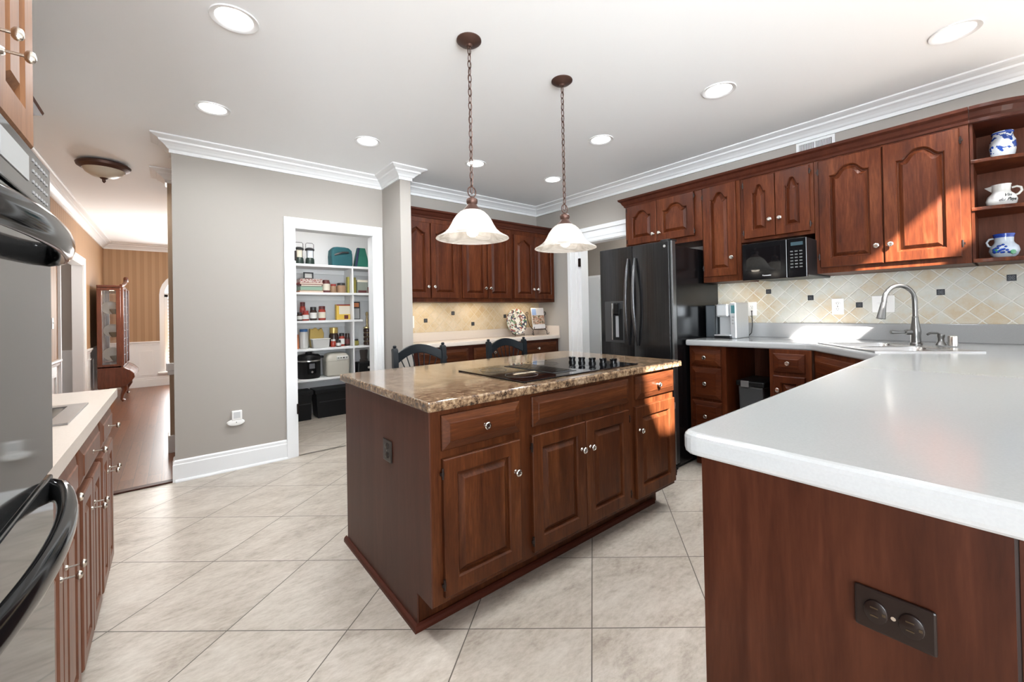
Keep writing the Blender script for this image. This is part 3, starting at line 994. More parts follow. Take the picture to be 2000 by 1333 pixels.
gm_ = plain('charcoal_plastic', (.045, .047, .05), .45)
taper(0, .3, -.085, .085, 0, .66, .85).build('bin', gm_, tc_, bevel=.012)
box(-.012, .312, -.097, .097, .66, .70).build('lid', black_soft, tc_, bevel=.01)
box(-.016, -.008, .005, .06, .655, .70).build('latch', plain('silver_latch', (.55, .55, .55), .3, .8), tc_, bevel=.002)
# diagonal sink cabinet
A = Vector((3.215, .858)); e1 = Vector((-.793, -.609)); e2 = Vector((.609, -.793))
b3 = thing('base_cabinet', 'diagonal cherry sink cabinet in the corner below the double sink', 'cabinet', (3.19 + .022, .85, 0), math.atan2(e1.y, e1.x))
box(0, .66, 0, .03, .1, zb).box(0, .66, .03, .42, .1, zb - .2).box(0, .66, .075, .42, 0, .1).build('body', cherry, b3)
drawer(b3, .04, .79, .58, .135, cherry_h, kn=False, bv=.03)
door(b3, .04, .13, .285, .64, cherry, k='r', kz=.58)
door(b3, .335, .13, .285, .64, cherry, k='l', kz=.58)
# peninsula
PX = .815
pn = thing('peninsula_cabinet', 'large cherry peninsula end panel in the right foreground', 'cabinet', (PX, .408, 0), RZ)
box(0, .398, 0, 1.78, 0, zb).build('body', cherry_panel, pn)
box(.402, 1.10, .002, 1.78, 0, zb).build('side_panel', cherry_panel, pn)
box(.396, .404, .004, .02, 0, zb).build('seam_strip', plain('dark_seam', (.02, .008, .005), .6), pn)
# worktop: one piece from the refrigerator round the corner to the peninsula end


def rounded(pts, rad, n=6):
    out = []
    m = len(pts)
    for i, (x, y, r) in enumerate([(p[0], p[1], p[2] if len(p) > 2 else 0) for p in pts]):
        if not r: out.append((x, y)); continue
        p = Vector((x, y)); a = (Vector(pts[i - 1][:2]) - p).normalized(); b = (Vector(pts[(i + 1) % m][:2]) - p).normalized()
        p0, p1 = p + a * r, p + b * r
        for k in range(n + 1):
            s = k / n
            q = p0 * (1 - s) ** 2 + p * 2 * s * (1 - s) + p1 * s ** 2
            out.append((q.x, q.y))
    return out


wt = thing('worktop', 'pale grey solid worktop running from refrigerator around the sink to the peninsula', 'countertop', (0, 0, zb))
wp = rounded([(XR - .004, 1.673), (3.12, 1.673), (3.205, .868, .05), (2.67, .446), (.772, .432, .035), (.772, -.72), (XR - .004, -.72)], 0)
mbw = MB().prism(wp, 0, th_c)
wtop = mbw.build('worktop_slab', white_counter, wt, bevel=.012, seg=3)
box(XR - .022, XR - .003, -.72, 1.673, th_c, 1.112 - zb).build('backsplash_strip', white_counter, wt, bevel=.003)
# sink: cut the slab
sA = Vector((3.246, .838)); sang = math.atan2(e1.y, e1.x)
SW, SD = .60, .46
cut = box(.02, SW - .02, .02, SD - .02, -.3, .3).build('cutter', white_counter)
cut.location = (sA.x, sA.y, ZW); cut.rotation_euler = (0, 0, sang)
bm_ = wtop.modifiers.new('cut', 'BOOLEAN'); bm_.operation = 'DIFFERENCE'; bm_.object = cut; bm_.solver = 'EXACT'
bpy.context.view_layer.update()
dg = bpy.context.evaluated_depsgraph_get()
nm = bpy.data.meshes.new_from_object(wtop.evaluated_get(dg))
wtop.modifiers.clear(); wtop.data = nm
bpy.data.objects.remove(cut)
sk = thing('sink', 'stainless steel double bowl sink set in the worktop corner', 'sink', (sA.x, sA.y, ZW), sang)
rim = MB()
bw = (.025, .285, .315, SW - .025)
bd = (.03, SD - .095)


def plate_hole(mb, X0, X1, Y0, Y1, holes, z0, z1):
    xs_ = sorted({X0, X1, *[h[0] for h in holes], *[h[1] for h in holes]}); ys_ = sorted({Y0, Y1, *[h[2] for h in holes], *[h[3] for h in holes]})
    for i in range(len(xs_) - 1):
        for j in range(len(ys_) - 1):
            cx, cy = (xs_[i] + xs_[i + 1]) / 2, (ys_[j] + ys_[j + 1]) / 2
            if not any(h[0] < cx < h[1] and h[2] < cy < h[3] for h in holes): mb.box(xs_[i], xs_[i + 1], ys_[j], ys_[j + 1], z0, z1)
    return mb


plate_hole(rim, 0, SW, 0, SD, [(bw[0], bw[1], *bd), (bw[2], bw[3], *bd)], .0005, .006)
rim.build('rim', steel, sk)
for a, b in ((bw[0], bw[1]), (bw[2], bw[3])):
    def rr(d, z): return [(x, y, z) for x, y in rounded([(a + d, bd[0] + d, .05), (b - d, bd[0] + d, .05), (b - d, bd[1] - d, .05), (a + d, bd[1] - d, .05)], 0)]
    MB().rings([rr(-.004, .003), rr(0, .002), rr(.004, -.02), rr(.012, -.17), rr(.05, -.185)], False, True, True).build('bowl', steel, sk)
# faucet, soap dispenser, air gap
fa = thing('faucet', 'tall gooseneck pull-down faucet in brushed pewter behind the sink', 'faucet', (3.385, .392, ZW + .006))
MB().lathe([(.030, 0), (.030, .006), (.024, .012), (.023, .05), (.026, .075), (.022, .10), (.015, .15), (.0155, .158), (.013, .165)], n=20).build('base', pewter, fa)
dirv = Vector((-.80, .60)); neck = [(0, 0, .15), (0, 0, .24)]
for i in range(13):
    a = PI * i / 12 * 1.02
    d = .094 * (1 - math.cos(a)); neck.append((dirv.x * d, dirv.y * d, .255 + .094 * math.sin(a)))
MB().tube(neck, .0125, 12).build('spout', pewter, fa)
ex = Vector((dirv.x * .19, dirv.y * .19, .25))
MB().tube([ex, ex + Vector((dirv.x * .008, dirv.y * .008, -.035)), ex + Vector((dirv.x * .02, dirv.y * .02, -.095))], [.013, .016, .022], 12).build('spray_head', pewter, fa)
ld = Vector((-.62, .78))
MB().tube([(0, 0, .072), (ld.x * .05, ld.y * .05, .072)], .015, 12).tube([(ld.x * .05, ld.y * .05, .072), (ld.x * .085, ld.y * .085, .072), (ld.x * .125, ld.y * .125, .074)], [.006, .008, .011], 10).build('lever', pewter, fa)
so = thing('soap_dispenser', 'small pewter soap dispenser pump beside the faucet', 'soap dispenser', (3.375, .288, ZW + .006))
MB().lathe([(.024, 0), (.024, .004), (.015, .02), (.014, .04), (.018, .05), (.018, .062)], n=16).build('body', pewter, so)
MB().tube([(0, 0, .06), (-.01, .012, .07), (-.035, .04, .07), (-.045, .05, .062)], .006, 8).build('spout', pewter, so)
tag(MB().lathe([(.021, 0), (.021, .05), (.019, .056), (.012, .057)], n=20).build('air_gap', nickel, None, (3.360, .240, ZW + .006)), 'short polished cylindrical sink air gap cap right of soap pump', 'air gap')

# tiled backsplash, right wall
bs = thing('backsplash', 'diagonal travertine tile backsplash above the pale worktop', 'backsplash', (0, 0, 0))
box(XR - .012, XR - .002, -.6, 1.70, 1.113, 1.46).build('tile_field', trav_right, bs)
acc_mat = plain('dark_pewter_accent', (.035, .038, .045), .4, .5)
acc_lite = plain('accent_relief', (.13, .135, .145), .4, .5)


def accent(parent, loc, rz, s=.0185):
    o = box(-s, s, -.004, 0, -s, s).build('accent_tile', acc_mat, parent, loc, rot=(0, 0, rz), bevel=.001)
    mb = MB()
    for k in range(4):
        a = PI / 4 + k * PI / 2
        mb.lathe([(s * .30, .0035), (s * .30, .0055), (s * .18, .0055), (s * .18, .0035)], (s * .52 * math.cos(a), 0, s * .52 * math.sin(a)), axis='y', n=10, cap0=False, cap1=False)
    mb.lathe([(s * .16, .003), (s * .16, .0055)], axis='y', n=8)
    mb.build('relief', acc_lite, o)


for y, z in ((1.292, 1.367), (1.005, 1.305), (.718, 1.243), (.315, 1.313), (.028, 1.382)): accent(bs, (XR - .012, y, z), RZ)


def outlet(name, label, cat, loc, rz, w=.072, h=.115, mat=None, kind='duplex', horizontal=False, group=None):
    mat = mat or outlet_white
    t = thing(name, label, cat, loc, rz, group)
    box(-w / 2, w / 2, -.006, 0, -h / 2, h / 2).build('cover_plate', mat, t, bevel=.003)
    n = 2 if kind == 'duplex' else 1
    if kind == 'duplex':
        for s in (-1, 1):
            px_, pz_ = (s * .0195, 0) if horizontal else (0, s * .0195)
            o = MB().lathe([(.0172, .006), (.0165, .009), (.0155, .0095)], axis='y', n=20, sx=(.82 if horizontal else 1), sy=(1 if horizontal else .82)).build('receptacle', mat, t, (px_, 0, pz_))
            mb = MB()
            for dx in (-.006, .006):
                if horizontal: mb.box(-.006, .003, -.0102, -.0094, dx - .001, dx + .001)
                else: mb.box(dx - .001, dx + .001, -.0102, -.0094, -.003, .006)
            if horizontal: mb.box(.0075, .0115, -.0102, -.0094, -.002, .002)
            else: mb.box(-.002, .002, -.0102, -.0094, -.0115, -.0075)
            mb.build('slots', slot_dark if mat is outlet_white else slot_brass, o)
        MB().lathe([(.003, .006), (.003, .0072)], axis='y', n=8).build('screw', nickel, t)
    else:
        for i in range(2 if w > .1 else 1):
            cx = (-.023 + .046 * i) if w > .1 else 0
            box(cx - .005, cx + .005, -.014, -.006, -.002, .012).build('toggle', mat, t, bevel=.002)
    return t


outlet('wall_outlet', 'white outlet with a black cord plugged in beside the coffee maker', 'outlet', (XR - .013, 1.418, 1.229), RZ)
outlet('wall_outlet', 'white double outlet in the middle of the diagonal tile, cord-free', 'outlet', (XR - .013, .840, 1.235), RZ)
outlet('light_switch', 'wide white switch plate on the diagonal tile left of the faucet', 'switch', (XR - .013, .590, 1.246), RZ, w=.117, kind='switch')

# coffee maker
cm = thing('coffee_maker', 'silver and clear single-cup coffee maker beside the refrigerator', 'coffee maker', (3.40, 1.66, ZW), RZ)
silver = plain('silver_plastic', (.52, .53, .54), .3, .5)
smoke = plain('smoky_clear_tank', (.03, .036, .042), .08, 0, .2)
box(0, .085, .03, .25, .0, .27).build('water_tank', smoke, cm, bevel=.012)
box(.09, .235, .08, .26, 0, .27).build('body', silver, cm, bevel=.01)
box(.20, .25, .02, .26, 0, .285).build('side_panel', silver, cm, bevel=.008)
box(.10, .198, .0, .1, .17, .275).build('brew_head', plain('silver_head', (.6, .61, .62), .25, .6), cm, bevel=.014)
box(.09, .215, -.015, .1, 0, .022).build('drip_tray', black_soft, cm, bevel=.004)
box(.092, .212, -.012, .095, .022, .03).build('drip_grille', silver, cm)
box(.212, .24, .0175, .021, .20, .262).build('display', plain('teal_lcd', (.05, .14, .15), .2), cm)
for zz in (.17, .145, .12): MB().lathe([(.008, 0), (.008, .004)], axis='y', n=12).build('button', plain('button_grey', (.3, .3, .3), .4), cm, (.226, .02, zz))
tag(MB().tube([(3.70, 1.435, 1.0), (3.72, 1.415, 1.03), (3.73, 1.41, 1.10), (3.735, 1.415, 1.19), (3.742, 1.418, 1.212), (3.7435, 1.418, 1.214)], .0035, 8).build('power_cord', black_soft), 'black power cord hanging from the outlet by the coffee maker', 'cord')

# air vent over the cabinets
av = thing('air_vent', 'white louvred air vent high on the right wall', 'vent', (XR - .001, 1.077, 2.405), RZ)
frame_rect(MB(), 'x', 0, 0, .243, 0, .097, .018, 0, -.008).box(.118, .125, -.007, 0, .018, .08).build('frame', trim_white, av)
sl = MB()
for i in range(26): sl.box(.02 + i * .0078, .0228 + i * .0078, -.006, -.001, .018, .08)
sl.build('louvres', trim_white, av)
box(.018, .225, -.0012, 0, .018, .08).build('opening', plain('vent_shadow', (.12, .12, .12), .7), av)

# ------------------------------------------------------------------ island
ix0, ix1, iy0, iy1 = .733, 2.425, 1.391, 2.345
isl = thing('kitchen_island', 'long cherry island cabinet with drawers and raised-panel doors', 'kitchen island', (ix0, iy0, 0))
W = ix1 - ix0
DP = iy1 - iy0
mb = box(0, W, 0, DP, .147, .872).box(0.004, W - .012, .125, DP, .0, .147)
mb.build('body', cherry_island, isl, bevel=.0015, seg=1)
# plain left end panel with the toe notch
mb = MB().prism([(0.0, .147), (0.12, .147), (.12, 0), (DP, 0), (DP, .872), (0, .872)], 0, .006, Matrix(((0, 0, -1, 0), (1, 0, 0, 0), (0, 1, 0, 0), (0, 0, 0, 1))))
mb.build('end_panel', cherry_side, isl)
BM = [(0, 0), (.016, 0), (.016, .012), (.012, .022), (.004, .028), (0, .028)]
MB().sweep([(-.006, DP + .02), (-.006, .123), (W - .05, .123)], BM, left=False).build('base_molding', plain('cherry_shoe', (.062, .0135, .0065), .45, spec=.2), isl)


def idraw(xa, xb, za, zb_, kn=True): return drawer(isl, xa - ix0, za, xb - xa, zb_ - za, cherry_island_h, kn)


idraw(.775, 1.157, .721, .854); idraw(1.230, 1.948, .725, .859, False); idraw(2.014, 2.418, .730, .861)
for xa, xb, k, kz, hg in ((.775, 1.152, 'r', .385, 'l'), (1.222, 1.574, 'r', .385, 'l'), (1.579, 1.938, 'l', .385, 'r'), (2.004, 2.410, 'l', .385, 'r')):
    door(isl, xa - ix0, .174, xb - xa, .516, cherry_island, k=k, kz=kz, hg=hg)
ct = MB().prism(rounded([(.7106, 1.3603, .012), (2.4927, 1.3603, .012), (2.4927, 2.395, .012), (.7106, 2.395, .012)], 0), .876, .914)
tag(ct.build('island_countertop', granite, None, None, bevel=.007, seg=3), 'polished speckled brown granite slab on the island', 'countertop')
outlet('island_outlet', 'dark brown outlet on the left end of the island', 'outlet', (ix0 - .006, 1.772, .640), RZ, .09, .095, outlet_brown)
# cooktop
ck = thing('cooktop', 'black glass cooktop with five knobs and a downdraft vent set in the granite', 'cooktop', (0, 0, .914))
MB().prism([(1.225, 1.432), (2.125, 1.432), (2.125, 1.985), (1.225, 1.985)], .0004, .007).build('glass', black_glass, ck, bevel=.003)
frame_rect(MB(), 'x', 0, 0, 0, 0, 0, 0, 0, 0)
box(1.50, 1.66, 1.50, 1.92, .007, .0085).build('vent_cover', black_soft, ck)
lv = MB()
for i in range(9): lv.box(1.512 + i * .0165, 1.520 + i * .0165, 1.53, 1.89, .0085, .011)
lv.build('vent_grille', black_gloss, ck)
ringm = plain('burner_print', (.06, .06, .06), .25)
for x, y, r in ((1.36, 1.60, .085), (1.36, 1.84, .075), (1.78, 1.56, .075), (1.76, 1.85, .085)):
    MB().lathe([(r, .0071), (r, .0076), (r - .004, .0076), (r - .004, .0071)], (x, y, 0), n=32, cap0=False, cap1=False).build('burner', ringm, ck)
for x, y in ((1.905, 1.755), (1.925, 1.695), (1.945, 1.63), (1.965, 1.565), (1.985, 1.505)):
    MB().lathe([(.022, .007), (.022, .016), (.019, .017), (.018, .03), (.021, .032), (.021, .041), (.017, .043)], (x, y, 0), n=18).build('knob', black_gloss, ck)

# ------------------------------------------------------------------ pantry
d_ = thing('pantry_shelving', 'white built-in pantry shelves seen through the cased doorway', 'shelving', (0, 5.38, 0))
SZ = (1.868, 1.528, 1.187, .850, .487)
for z in SZ:
    box(.365, 1.90 if z == SZ[2] else 2.115, 0, .335, z - .028, z).build('shelf', shelf_white, d_, bevel=.002)
    box(.365, 1.90 if z == SZ[2] else 2.115, .318, .334, z - .088, z - .0285).build('ledger', shelf_white, d_)
box(1.772, 1.79, .004, .335, .488, 1.839).build('divider', shelf_white, d_)
YS = 5.50


def lib(mat_or, *a): return plain(*a)


red_p = plain('red_print', (.28, .03, .025), .45)
maroon = plain('maroon_print', (.10, .018, .018), .45)
orange_p = plain('orange_print', (.48, .16, .06), .5)
cream_p = plain('cream_print', (.62, .57, .47), .5)
green_p = plain('sage_print', (.22, .33, .25), .5)
black_p = plain('black_print', (.015, .015, .016), .4)
teal_f = plain('teal_nylon', (.006, .075, .09), .7)
green_f = plain('jade_nylon', (.006, .11, .075), .7)
navy_f = plain('navy_nylon', (.012, .02, .06), .7)
yellow_p = plain('yellow_print', (.60, .40, .06), .5)
olive_p = plain('olive_gold_print', (.30, .26, .05), .5)
grey_p = plain('grey_green_print', (.20, .22, .19), .5)
brownjar = plain('brown_jar_contents', (.28, .17, .10), .4)
redjar = plain('red_jar_contents', (.30, .04, .025), .25)
darkjar = plain('dark_jar_contents', (.035, .018, .014), .2)
label_w = plain('white_label', (.66, .65, .62), .5)
lidblack = plain('black_lid', (.02, .02, .02), .35)
blue_lid = plain('blue_lid_plastic', (.03, .11, .28), .35)
cloudy = plain('cloudy_plastic', (.50, .49, .47), .25)
gold_bag = plain('gold_foil', (.52, .36, .11), .3, .4)
brass = plain('aged_brass', (.38, .30, .16), .3, .9)


def jar(name, label, x, z, r, h, body, lid, lab=None, y=YS, cat='jar', group=None, lidh=.22):
    t = thing(name, label, cat, (x, y, z + .0005), 0, group)
    hb = h * (1 - lidh)
    MB().lathe([(r * .9, 0), (r, .006), (r, hb * .82), (r * .86, hb * .96), (r * .8, hb)], n=18).build('body', body, t)
    MB().lathe([(r * .86, hb), (r * .86, h - .003), (r * .8, h)], n=18).build('lid', lid, t)
    if lab: MB().lathe([(r * 1.012, hb * .2), (r * 1.012, hb * .74)], n=18, cap0=False, cap1=False).build('label', lab, t)
    return t


def carton(name, label, cat, x0, x1, z, h, mat, dep=.07, y=YS, panel=None, tilt=0, group=None):
    t = thing(name, label, cat, ((x0 + x1) / 2, y, z + .0005), tilt, group)
    w = (x1 - x0) / 2
    box(-w, w, -dep / 2, dep / 2, 0, h).build('body', mat, t, bevel=.003)
    for (a, b, c, d, m) in panel or ():
        box(-w + 2 * w * a, -w + 2 * w * b, -dep / 2 - .001, -dep / 2 + .002, h * c, h * d).build('printed_panel', m, t)
    return t


z1, z2, z3, z4, z5 = SZ
# top shelf
for x, lab in ((1.185, 'dark camping lantern with wire handle, at the left end of the top pantry shelf'), (1.305, 'camping lantern with frosted globe, second from left on the top pantry shelf')):
    t = thing('lantern', lab, 'lantern', (x, YS, z1 + .0005), 0, 'camping lanterns')
    MB().lathe([(.050, 0), (.052, .01), (.048, .07), (.040, .085)], n=16).build('base', plain('dark_green_plastic', (.015, .03, .024), .4), t)
    MB().lathe([(.041, .085), (.041, .175)], n=16).build('globe', cream_p if x < 1.25 else plain('frosted_globe', (.55, .58, .62), .3), t)
    MB().lathe([(.050, .175), (.053, .18), (.053, .195), (.03, .21)], n=16).build('cap', black_p, t)
    MB().tube([(-.045, 0, .19), (-.045, 0, .255), (-.03, 0, .268), (.03, 0, .268), (.045, 0, .255), (.045, 0, .19)], .003, 6).build('handle', black_p, t)
    g = MB()
    for k in range(4): g.tube([(.047 * math.cos(k * PI / 2 + .7), .047 * math.sin(k * PI / 2 + .7), .08), (.047 * math.cos(k * PI / 2 + .7), .047 * math.sin(k * PI / 2 + .7), .18)], .003, 5)
    g.build('guard', black_p, t)
t = thing('cooler_bag', 'teal insulated bag with black strap on the top pantry shelf', 'bag', (1.665, YS, z1 + .0005))
MB().rings([[(x, y, z) for x, y in rounded([(-a, -b, .03), (a, -b, .03), (a, b, .03), (-a, b, .03)], 0)] for a, b, z in ((.118, .08, 0), (.128, .09, .01), (.132, .092, .12), (.125, .085, .2), (.095, .065, .235), (.06, .04, .245))]).build('body', teal_f, t)
MB().tube([(-.132, -.06, .11), (-.08, -.098, .14), (0, -.102, .17), (.075, -.098, .175)], .012, 8, flat=.35).build('strap', black_p, t)
box(.09, .137, -.06, .06, .02, .17).build('side_pocket', teal_f, t, bevel=.012)
t = thing('tote_bag', 'jade green bag with navy edge at the right end of the top pantry shelf', 'bag', (1.93, YS, z1 + .0005))
MB().rings([[(x, y, z) for x, y in rounded([(-a, -b, .02), (a, -b, .02), (a, b, .02), (-a, b, .02)], 0)] for a, b, z in ((.082, .06, 0), (.085, .065, .02), (.07, .055, .14), (.05, .035, .255))]).build('body', green_f, t)
MB().tube([(-.085, -.06, .01), (-.072, -.062, .12), (-.045, -.045, .25)], .016, 8, flat=.5).build('edge_strap', navy_f, t)
# second shelf: stacked books, small frame, tins
zz = z2 + .0005
for i, (h, wd, m, lab) in enumerate(((.022, .135, orange_p, 'orange book at the bottom of the pantry book stack'), (.05, .125, green_p, 'thick sage green box second from bottom of the pantry book stack'),
                                     (.024, .118, maroon, 'maroon book in the middle of the pantry book stack'), (.022, .132, red_p, 'red book second from top of the pantry book stack'),
                                     (.044, .128, blotch('dotted_print', (.55, .5, .45), [(.22, .03, .03)], 90, .52, .5), 'spotted cream and red box on top of the pantry book stack'))):
    t = thing('book', lab, 'book', (1.30, YS, zz), 0, 'stacked books and boxes on the second pantry shelf')
    box(-wd, wd, -.09, .09, 0, .004).box(-wd, wd, -.09, .09, h - .004, h).box(-wd, -wd + .004, -.09, .09, .004, h - .004).build('cover', m, t, bevel=.001)
    box(-wd + .004, wd - .004, -.086, .086, .004, h - .004).build('pages', m if i in (1, 4) else cream_p, t)
    zz += h + .0005
t = thing('picture_frame', 'small black framed picture standing on the pantry book stack', 'picture frame', (1.285, YS, zz))
fm = frame_rect(MB(), 'x', 0, -.056, .056, 0, .085, .016, -.006, .006)
fm.build('frame', black_p, t)
box(-.04, .04, -.002, .002, .016, .069).build('picture', label_w, t)
jar('coffee_tin', 'dark red coffee tin beside the pantry book stack', 1.487, z2, .048, .16, maroon, maroon, cream_p, cat='tin', lidh=.05)
jar('jar', 'brown jar with red lid, left one on the second pantry shelf', 1.575, z2, .038, .112, brownjar, red_p)
jar('jar', 'wide brown jar with black lid on the second pantry shelf', 1.672, z2, .056, .128, brownjar, lidblack)
carton('snack_bag', 'upright olive gold bag on the second shelf at the divider', 'bag', 1.742, 1.766, z2, .21, olive_p, .06)
carton('snack_box', 'olive gold box just right of the pantry divider', 'box', 1.80, 1.85, z2, .205, olive_p)
carton('tea_box', 'grey green box with pale top right of the pantry divider', 'box', 1.862, 2.0, z2, .175, grey_p, panel=[(0, 1, .84, 1, cream_p), (.1, .9, .05, .22, maroon)])
jar('jar', 'small red jar at the right end of the second pantry shelf', 2.035, z2, .028, .11, redjar, label_w)
# third shelf
jar('bottle', 'tall dark red sauce bottle at the left of the third pantry shelf', 1.215, z3, .033, .225, redjar, maroon, red_p, cat='bottle')
jar('bottle', 'red labelled jar in front of the tall sauce bottle, third shelf', 1.232, z3, .036, .12, redjar, red_p, label_w, y=YS - .075, cat='jar')
jar('bottle', 'small dark jar at the far left of the third pantry shelf', 1.165, z3, .03, .10, darkjar, lidblack, label_w, y=YS - .07, cat='jar')
jar('jar', 'dark jar with a pale label, middle of the third pantry shelf', 1.334, z3, .040, .165, darkjar, lidblack, label_w)
jar('jar', 'dark red jar with a cream label, right of the pale labelled jar', 1.435, z3, .042, .175, redjar, maroon, cream_p)
carton('cereal_box', 'yellow and white box on the third shelf left of the divider', 'box', 1.60, 1.768, z3, .195, yellow_p, panel=[(.18, 1, .36, .9, cream_p), (0, 1, .92, 1, red_p), (.55, .85, .05, .3, maroon)])
carton('cracker_box', 'black and grey box right of the divider on the third shelf', 'box', 1.80, 1.895, z3, .23, black_p, panel=[(.12, .9, .04, .62, plain('grey_print', (.33, .33, .33), .5)), (.15, .85, .70, .93, orange_p)])
t = thing('brass_candlestick', 'tall brass corkscrew stand in front of the right pantry shelves', 'candlestick', (1.965, YS - .085, z4 + .225))
MB().lathe([(.055, 0), (.05, .008), (.018, .018), (.013, .06), (.016, .1), (.011, .15), (.018, .17), (.016, .2), (.004, .21)], n=14).build('stem', brass, t)
# fourth shelf
jar('shaker_bottle', 'clear shaker bottle with blue lid on the fourth pantry shelf', 1.222, z4, .052, .235, cloudy, blue_lid, cat='bottle', lidh=.14)
carton('snack_pouch', 'orange pouch at the far left of the fourth pantry shelf', 'pouch', 1.12, 1.165, z4, .17, orange_p, .05)
t = thing('foil_bag', 'crinkled gold foil bag behind the clear box, fourth shelf', 'bag', (1.38, YS + .06, z4 + .0005))
pts = [(-.075, .0), (.075, .0), (.085, .17), (.06, .245), (.02, .215), (-.01, .25), (-.05, .225), (-.08, .24), (-.085, .12)]
MB().prism(pts, -.03, .03, Matrix(((1, 0, 0, 0), (0, 0, -1, 0), (0, 1, 0, 0), (0, 0, 0, 1)))).build('bag', gold_bag, t, bevel=.012)
t = thing('storage_box', 'clear open plastic box on the fourth pantry shelf', 'box', (1.395, YS - .06, z4 + .0005))
mb = taper(-.10, .10, -.05, .05, 0, .11, .9); mb.build('tub', cloudy, t, bevel=.006)
box(-.108, .108, -.056, .056, .106, .114).build('rim', label_w, t, bevel=.003)
jar('bottle', 'dark round bottle with a brass top on the fourth pantry shelf', 1.585, z4, .058, .24, darkjar, gold_bag, cat='bottle', lidh=.3, y=YS + .05)
jar('jar', 'small red jar with silver lid in front of the round bottle', 1.545, z4, .032, .095, redjar, cloudy, y=YS - .06)
jar('jar', 'small dark jar with white label beside the small red jar', 1.61, z4, .03, .085, darkjar, lidblack, label_w, y=YS - .06)
jar('jar', 'dark red jar left of two, by the divider on the fourth shelf', 1.668, z4, .036, .165, redjar, lidblack, label_w)
jar('jar', 'dark jar touching the divider on the fourth shelf', 1.738, z4, .030, .16, darkjar, darkjar, maroon, lidh=.25)
jar('tin', 'flat dark olive tin right of the divider on the fourth shelf', 1.84, z4, .042, .08, olive_p, lidblack, cat='tin')
for k in range(4):
    jar('can', 'stacked dark can under the brass stand, %s' % ('lowest of four', 'second from the bottom', 'third from the bottom', 'topmost of four')[k], 1.968, z4 + k * .056, .05, .055, darkjar, brass, y=YS - .085, cat='can', group='stacked cans on the fourth pantry shelf', lidh=.12)
# fifth shelf: cookers and blender
pc = thing('pressure_cooker', 'black pressure cooker on the lowest pantry shelf', 'pressure cooker', (1.275, YS, z5 + .0005))
MB().lathe([(.118, 0), (.128, .02), (.128, .22), (.134, .235)], n=28).build('pot', black_soft, pc)
MB().lathe([(.136, .235), (.136, .26), (.11, .285), (.04, .295), (.035, .315), (.0, .317)], n=28).build('lid', black_soft, pc)
MB().lathe([(.1295, .205), (.1295, .222)], n=28, cap0=False, cap1=False).build('band', steel, pc)
box(.125, .165, -.03, .03, .235, .262).build('handle', black_soft, pc, bevel=.006)
o = box(-.045, .055, -.135, -.115, .055, .20).build('control_panel', black_gloss, pc, bevel=.006)
box(-.025, .035, -.1365, -.133, .125, .185).build('display', plain('panel_grey', (.10, .10, .11), .3), o)
MB().lathe([(.012, .135), (.012, .14)], axis='y', n=14).build('dial', nickel, o, (.005, 0, .085))
rc = thing('rice_cooker', 'rounded cream rice cooker on the lowest pantry shelf', 'rice cooker', (1.592, YS, z5 + .0005))
cream_pl = plain('champagne_plastic', (.47, .44, .38), .35)


def sq(a, b, z): return [(x, y, z) for x, y in rounded([(-a, -b, .06), (a, -b, .06), (a, b, .06), (-a, b, .06)], 0)]


MB().rings([sq(.125, .11, 0), sq(.138, .125, .015), sq(.143, .13, .12), sq(.142, .13, .19)], True, True, True).build('body', cream_pl, rc)
MB().rings([sq(.143, .131, .192), sq(.14, .125, .235), sq(.115, .10, .275), sq(.08, .07, .288)], True, True, True).build('lid', cream_pl, rc)
o = box(-.03, .115, -.139, -.10, .205, .25).build('control_panel', label_w, rc, bevel=.01, rot=(0, 0, 0))
for k in range(4): box(-.02 + k * .033, .0 + k * .033, -.1405, -.138, .22, .235).build('button', slot_dark if k == 2 else grey_p, o)
bl = thing('blender_base', 'black blender base at the right of the lowest pantry shelf', 'blender', (1.945, YS, z5 + .0005))
taper(-.10, .10, -.08, .08, 0, .14, 1.15).build('motor_base', black_soft, bl, bevel=.015)
MB().lathe([(.055, .14), (.055, .17), (.045, .18), (.055, .29), (.05, .30)], n=4).build('jug', plain('smoky_jug', (.06, .05, .045), .15), bl)
MB().lathe([(.018, .09), (.016, .1)], axis='y', n=14).build('dial', nickel, bl, (.03, 0, .07))
# crates on the pantry floor
for i, (xa, xb) in enumerate(((.96, 1.28), (1.32, 1.95))):
    t = thing('storage_crate', ('black plastic crate on the pantry floor, left one', 'wide black plastic crate on the pantry floor, right one')[i], 'crate', ((xa + xb) / 2, 5.50, 0))
    w_ = (xb - xa) / 2
    taper(-w_, w_, -.12, .12, 0, .33, .93).build('body', black_soft, t, bevel=.008)
    box(-w_ - .01, w_ + .01, -.13, .13, .30, .345).build('rim', black_soft, t, bevel=.006)
    box(-w_ + .04, w_ - .02, -.122, -.115, .19, .2).build('rib', black_p, t)

# plug-in device on the greige wall
t = thing('plug_in_alarm', 'white oval plug-in detector with adapter on the greige wall', 'detector', (.386, YP - .001, .385))
MB().lathe([(.062, .002), (.062, .018), (.055, .026), (.02, .03)], axis='y', n=28, sy=.42, sx=1).build('body', outlet_white, t)
box(-.027, .043, -.03, 0, .02, .095).build('adapter', outlet_white, t, bevel=.004)
box(-.016, .03, -.032, -.029, .035, .085).build('adapter_face', plain('pale_grey_plastic', (.55, .55, .55), .4), t)
box(-.04, -.03, -.0265, -.02, -.004, .006).box(.0, .006, -.031, -.025, .0, .006).build('indicator', slot_dark, t)

